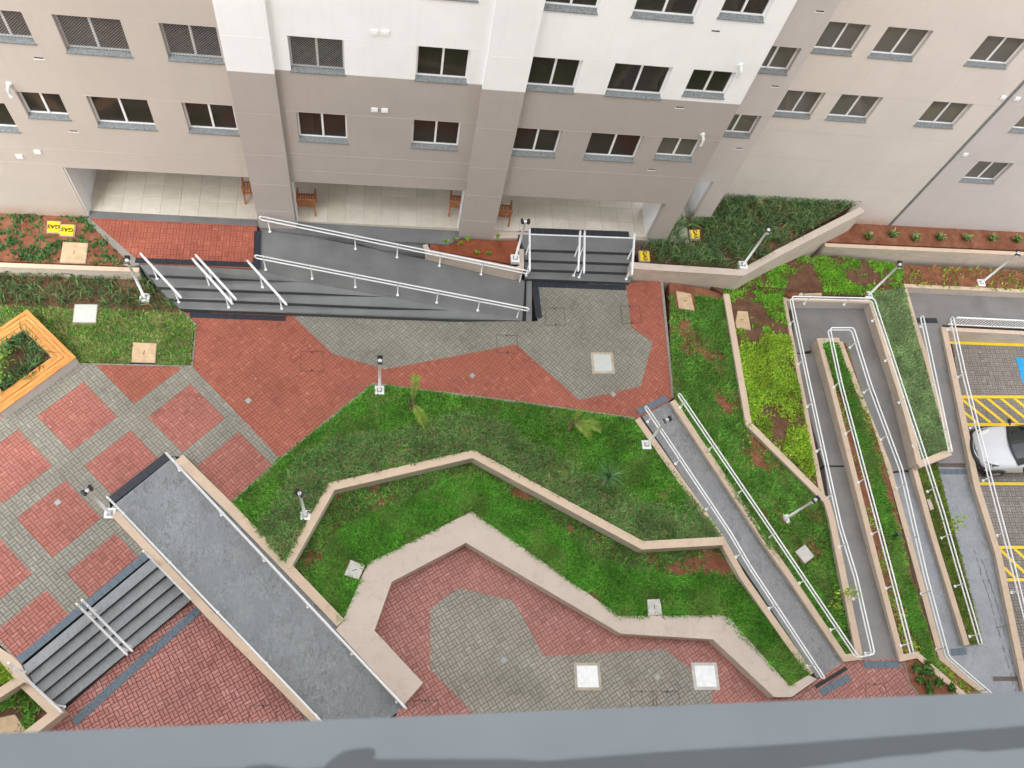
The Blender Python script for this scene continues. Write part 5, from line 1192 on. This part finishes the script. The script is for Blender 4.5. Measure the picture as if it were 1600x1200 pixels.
def palm(label, x, y, z, spec, h=.5):
    p = P(x, y, z); t = thing('young_palm', p, label, 'palm')
    MB().tube([p-Vector((0, 0, .05)), p+Vector((.02, .0, h*.5)), p+Vector((.05, .02, h))], .07, 8, .035).build('trunk', 'bark', t, True)
    for a_, L_, dr, ri in spec: frond(t, p+Vector((.05, .02, h)), a_, L_, dr, YG, ri)
    for k in range(3): MB().tube([p+Vector((0, 0, h*.6)), p+Vector((.12*math.cos(k*2.3), .12*math.sin(k*2.3), h+.15))], .02, 6, .008).build('leaf_sheath', 'bark', t)
palm('young palm with one upright and one hanging frond at the top of the middle lawn', 641, 640, -.7, [(1.45, .75, .1, .75), (-1.05, .85, .55, .3)], .45)
palm('young palm near the lamp at the lawn edge, its fronds spread to the right', 889, 670, -.72, [(-.25, .95, .45, .35), (-.75, .75, .5, .3), (1.1, .35, .0, .45)], .5)
def tuftpalm(label, x, y, z):
    p = P(x, y, z); t = thing('grass_palm', p, label, 'palm')
    MB().tube([p, p+Vector((0, 0, .35))], .06, 8, .04).build('trunk', 'bark', t, True)
    n = 150; q = np.tile(np.array(p)+[0, 0, .33], (n, 1)); blades('foliage', q, .2, .42, .022, [(.12, .27, .10), (.2, .38, .14), (.08, .19, .07)], 1.7, True, parent=t)
tuftpalm('spiky dark tufted palm in the middle of the lawn', 945, 752, -.8)
def sapling(label, x, y, z, tops, cols=LIME, n=90, r=.14, name='sapling'):
    p = P(x, y, z); t = thing(name, p, label, 'sapling')
    for tx, ty, tz in tops:
        e = P(tx, ty, tz); mid = p.lerp(e, .5)+Vector((random.uniform(-.06, .06), random.uniform(-.06, .06), .1))
        MB().tube([p, mid, e], .014, 6, .005).build('branch', 'bark', t, True)
        for k in range(3):
            b0 = mid.lerp(e, random.random()); b1 = b0+Vector((random.uniform(-.2, .2), random.uniform(-.2, .2), random.uniform(0, .2))); MB().tube([b0, b1], .006, 5, .003).build('twig', 'bark', t)
        q = np.array(mid)[None]+(np.array(e)-np.array(mid))[None]*rng.random((n, 1))*1.1+rng.normal(0, r, (n, 3)); blades('foliage', q, .03, .09, .05, cols, 1.5, True, parent=t)
sapling('slender sapling in the green garden right of the narrow ramp', 1140, 727, -.95, [(1172, 662, -.1)], n=30)
sapling('branching sapling leaning over the wall by the long ramp', 1290, 938, -1.45, [(1328, 922, -.8), (1340, 925, -.7), (1310, 948, -1.1)], n=35, r=.1)
sapling('yellow green sapling in the verge beside the lower path', 1470, 826, -2.65, [(1499, 812, -1.9), (1490, 822, -2.1)], LIME+[(.4, .42, .1)], n=55)
sapling('pale leafed young tree rising from the timber planter', 8, 590, -.4, [(-10, 560, .4), (2, 545, .5), (-14, 580, .3)], [(.16, .30, .05), (.25, .4, .09)], n=150, r=.16)
# small green garden light and its kind
p = P(1396, 838, -1.62); t = thing('garden_spike', p, 'small dark green pipe standing in the island grass', 'garden spike')
MB().tube([p, p+Vector((0, 0, .32))], .055, 12).build('pipe', 'pipe_green', t, True); MB().tube([p+Vector((0, 0, .32)), p+Vector((0, 0, .35))], .065, 12).build('cap', 'pipe_green', t)
# round soil patch
c = P(1235, 449, -1.35); MB().prism([c+Vector((.42*math.cos(a_)*random.uniform(.93, 1.05), .42*math.sin(a_)*random.uniform(.93, 1.05), 0)) for a_ in [2*math.pi*k/20 for k in range(20)]], -1.6).build('soil_mound', 'soil')['kind'] = 'structure'
# fallen petals and bits
m = MB()
for k in range(230):
    x, y = random.uniform(20, 1040), random.uniform(440, 1120)
    if k < 40: x, y, z = random.uniform(1230, 1290), random.uniform(480, 520), -2.09
    else: z = zP+.006 if y < 900 else zT+.006
    if k < 180 and k >= 40: y = 505+abs(random.gauss(0, 90)); z = zP+.008
    p = P(x, y, z); q = P(x, y, 0)
    inside_any = inside([(a_.x, a_.y) for a_ in PP(plaza_px, zP)], np.array([p.x]), np.array([p.y]))[0] and z > -1
    if not inside_any: continue
    a_ = random.uniform(0, 6.28); s = random.uniform(.008, .022); d = Vector((math.cos(a_), math.sin(a_), 0))*s; e = Vector((-d.y, d.x, 0))*.5
    m.add([p-d, p+e+Vector((0, 0, .006)), p+d, p-e+Vector((0, 0, .006))], [(0, 1, 2), (0, 2, 3)])
tag(m.build('fallen_petals', 'petal'), 'scattered white petals and crumbs on the plaza paving', 'litter', None, 'stuff')

# dark drying cracks and drip lines along the wet paths
def crack(pts, host_name):
    q = PP(pts); L_ = []
    for a_, b_ in zip(q, q[1:]):
        n_ = max(2, int((b_-a_).length/.12))
        for k in range(n_): L_.append(a_.lerp(b_, k/n_)+Vector((random.gauss(0, .012), random.gauss(0, .012), .004)))
    m_ = MB()
    for a_, b_ in zip(L_, L_[1:]):
        if random.random() < .22: continue
        d_ = (b_-a_).normalized(); s_ = Vector((-d_.y, d_.x, 0))*random.uniform(.004, .013)
        m_.add([a_-s_, a_+s_, b_+s_, b_-s_], [(0, 1, 2, 3)])
    o_ = m_.build(host_name, 'cover_edge'); o_['kind'] = 'structure'
crack([(1112, 770, -1.0), (1180, 860, -1.19), (1240, 960, -1.37), (1290, 1027, -1.49)], 'pavement_crack')
crack([(1522, 860, -2.876), (1550, 950, -2.89), (1578, 1050, -2.905), (1590, 1090, -2.91)], 'pavement_crack')
crack([(1529, 860, -2.876), (1557, 940, -2.886), (1584, 1045, -2.904), (1597, 1090, -2.91)], 'pavement_crack')
crack([(1442, 880, -2.71), (1462, 930, -2.79), (1480, 1000, -2.88)], 'pavement_crack')
crack([(1538, 909, -2.88), (1556, 904, -2.88)], 'pavement_crack'); crack([(1556, 981, -2.895), (1576, 976, -2.895)], 'pavement_crack')
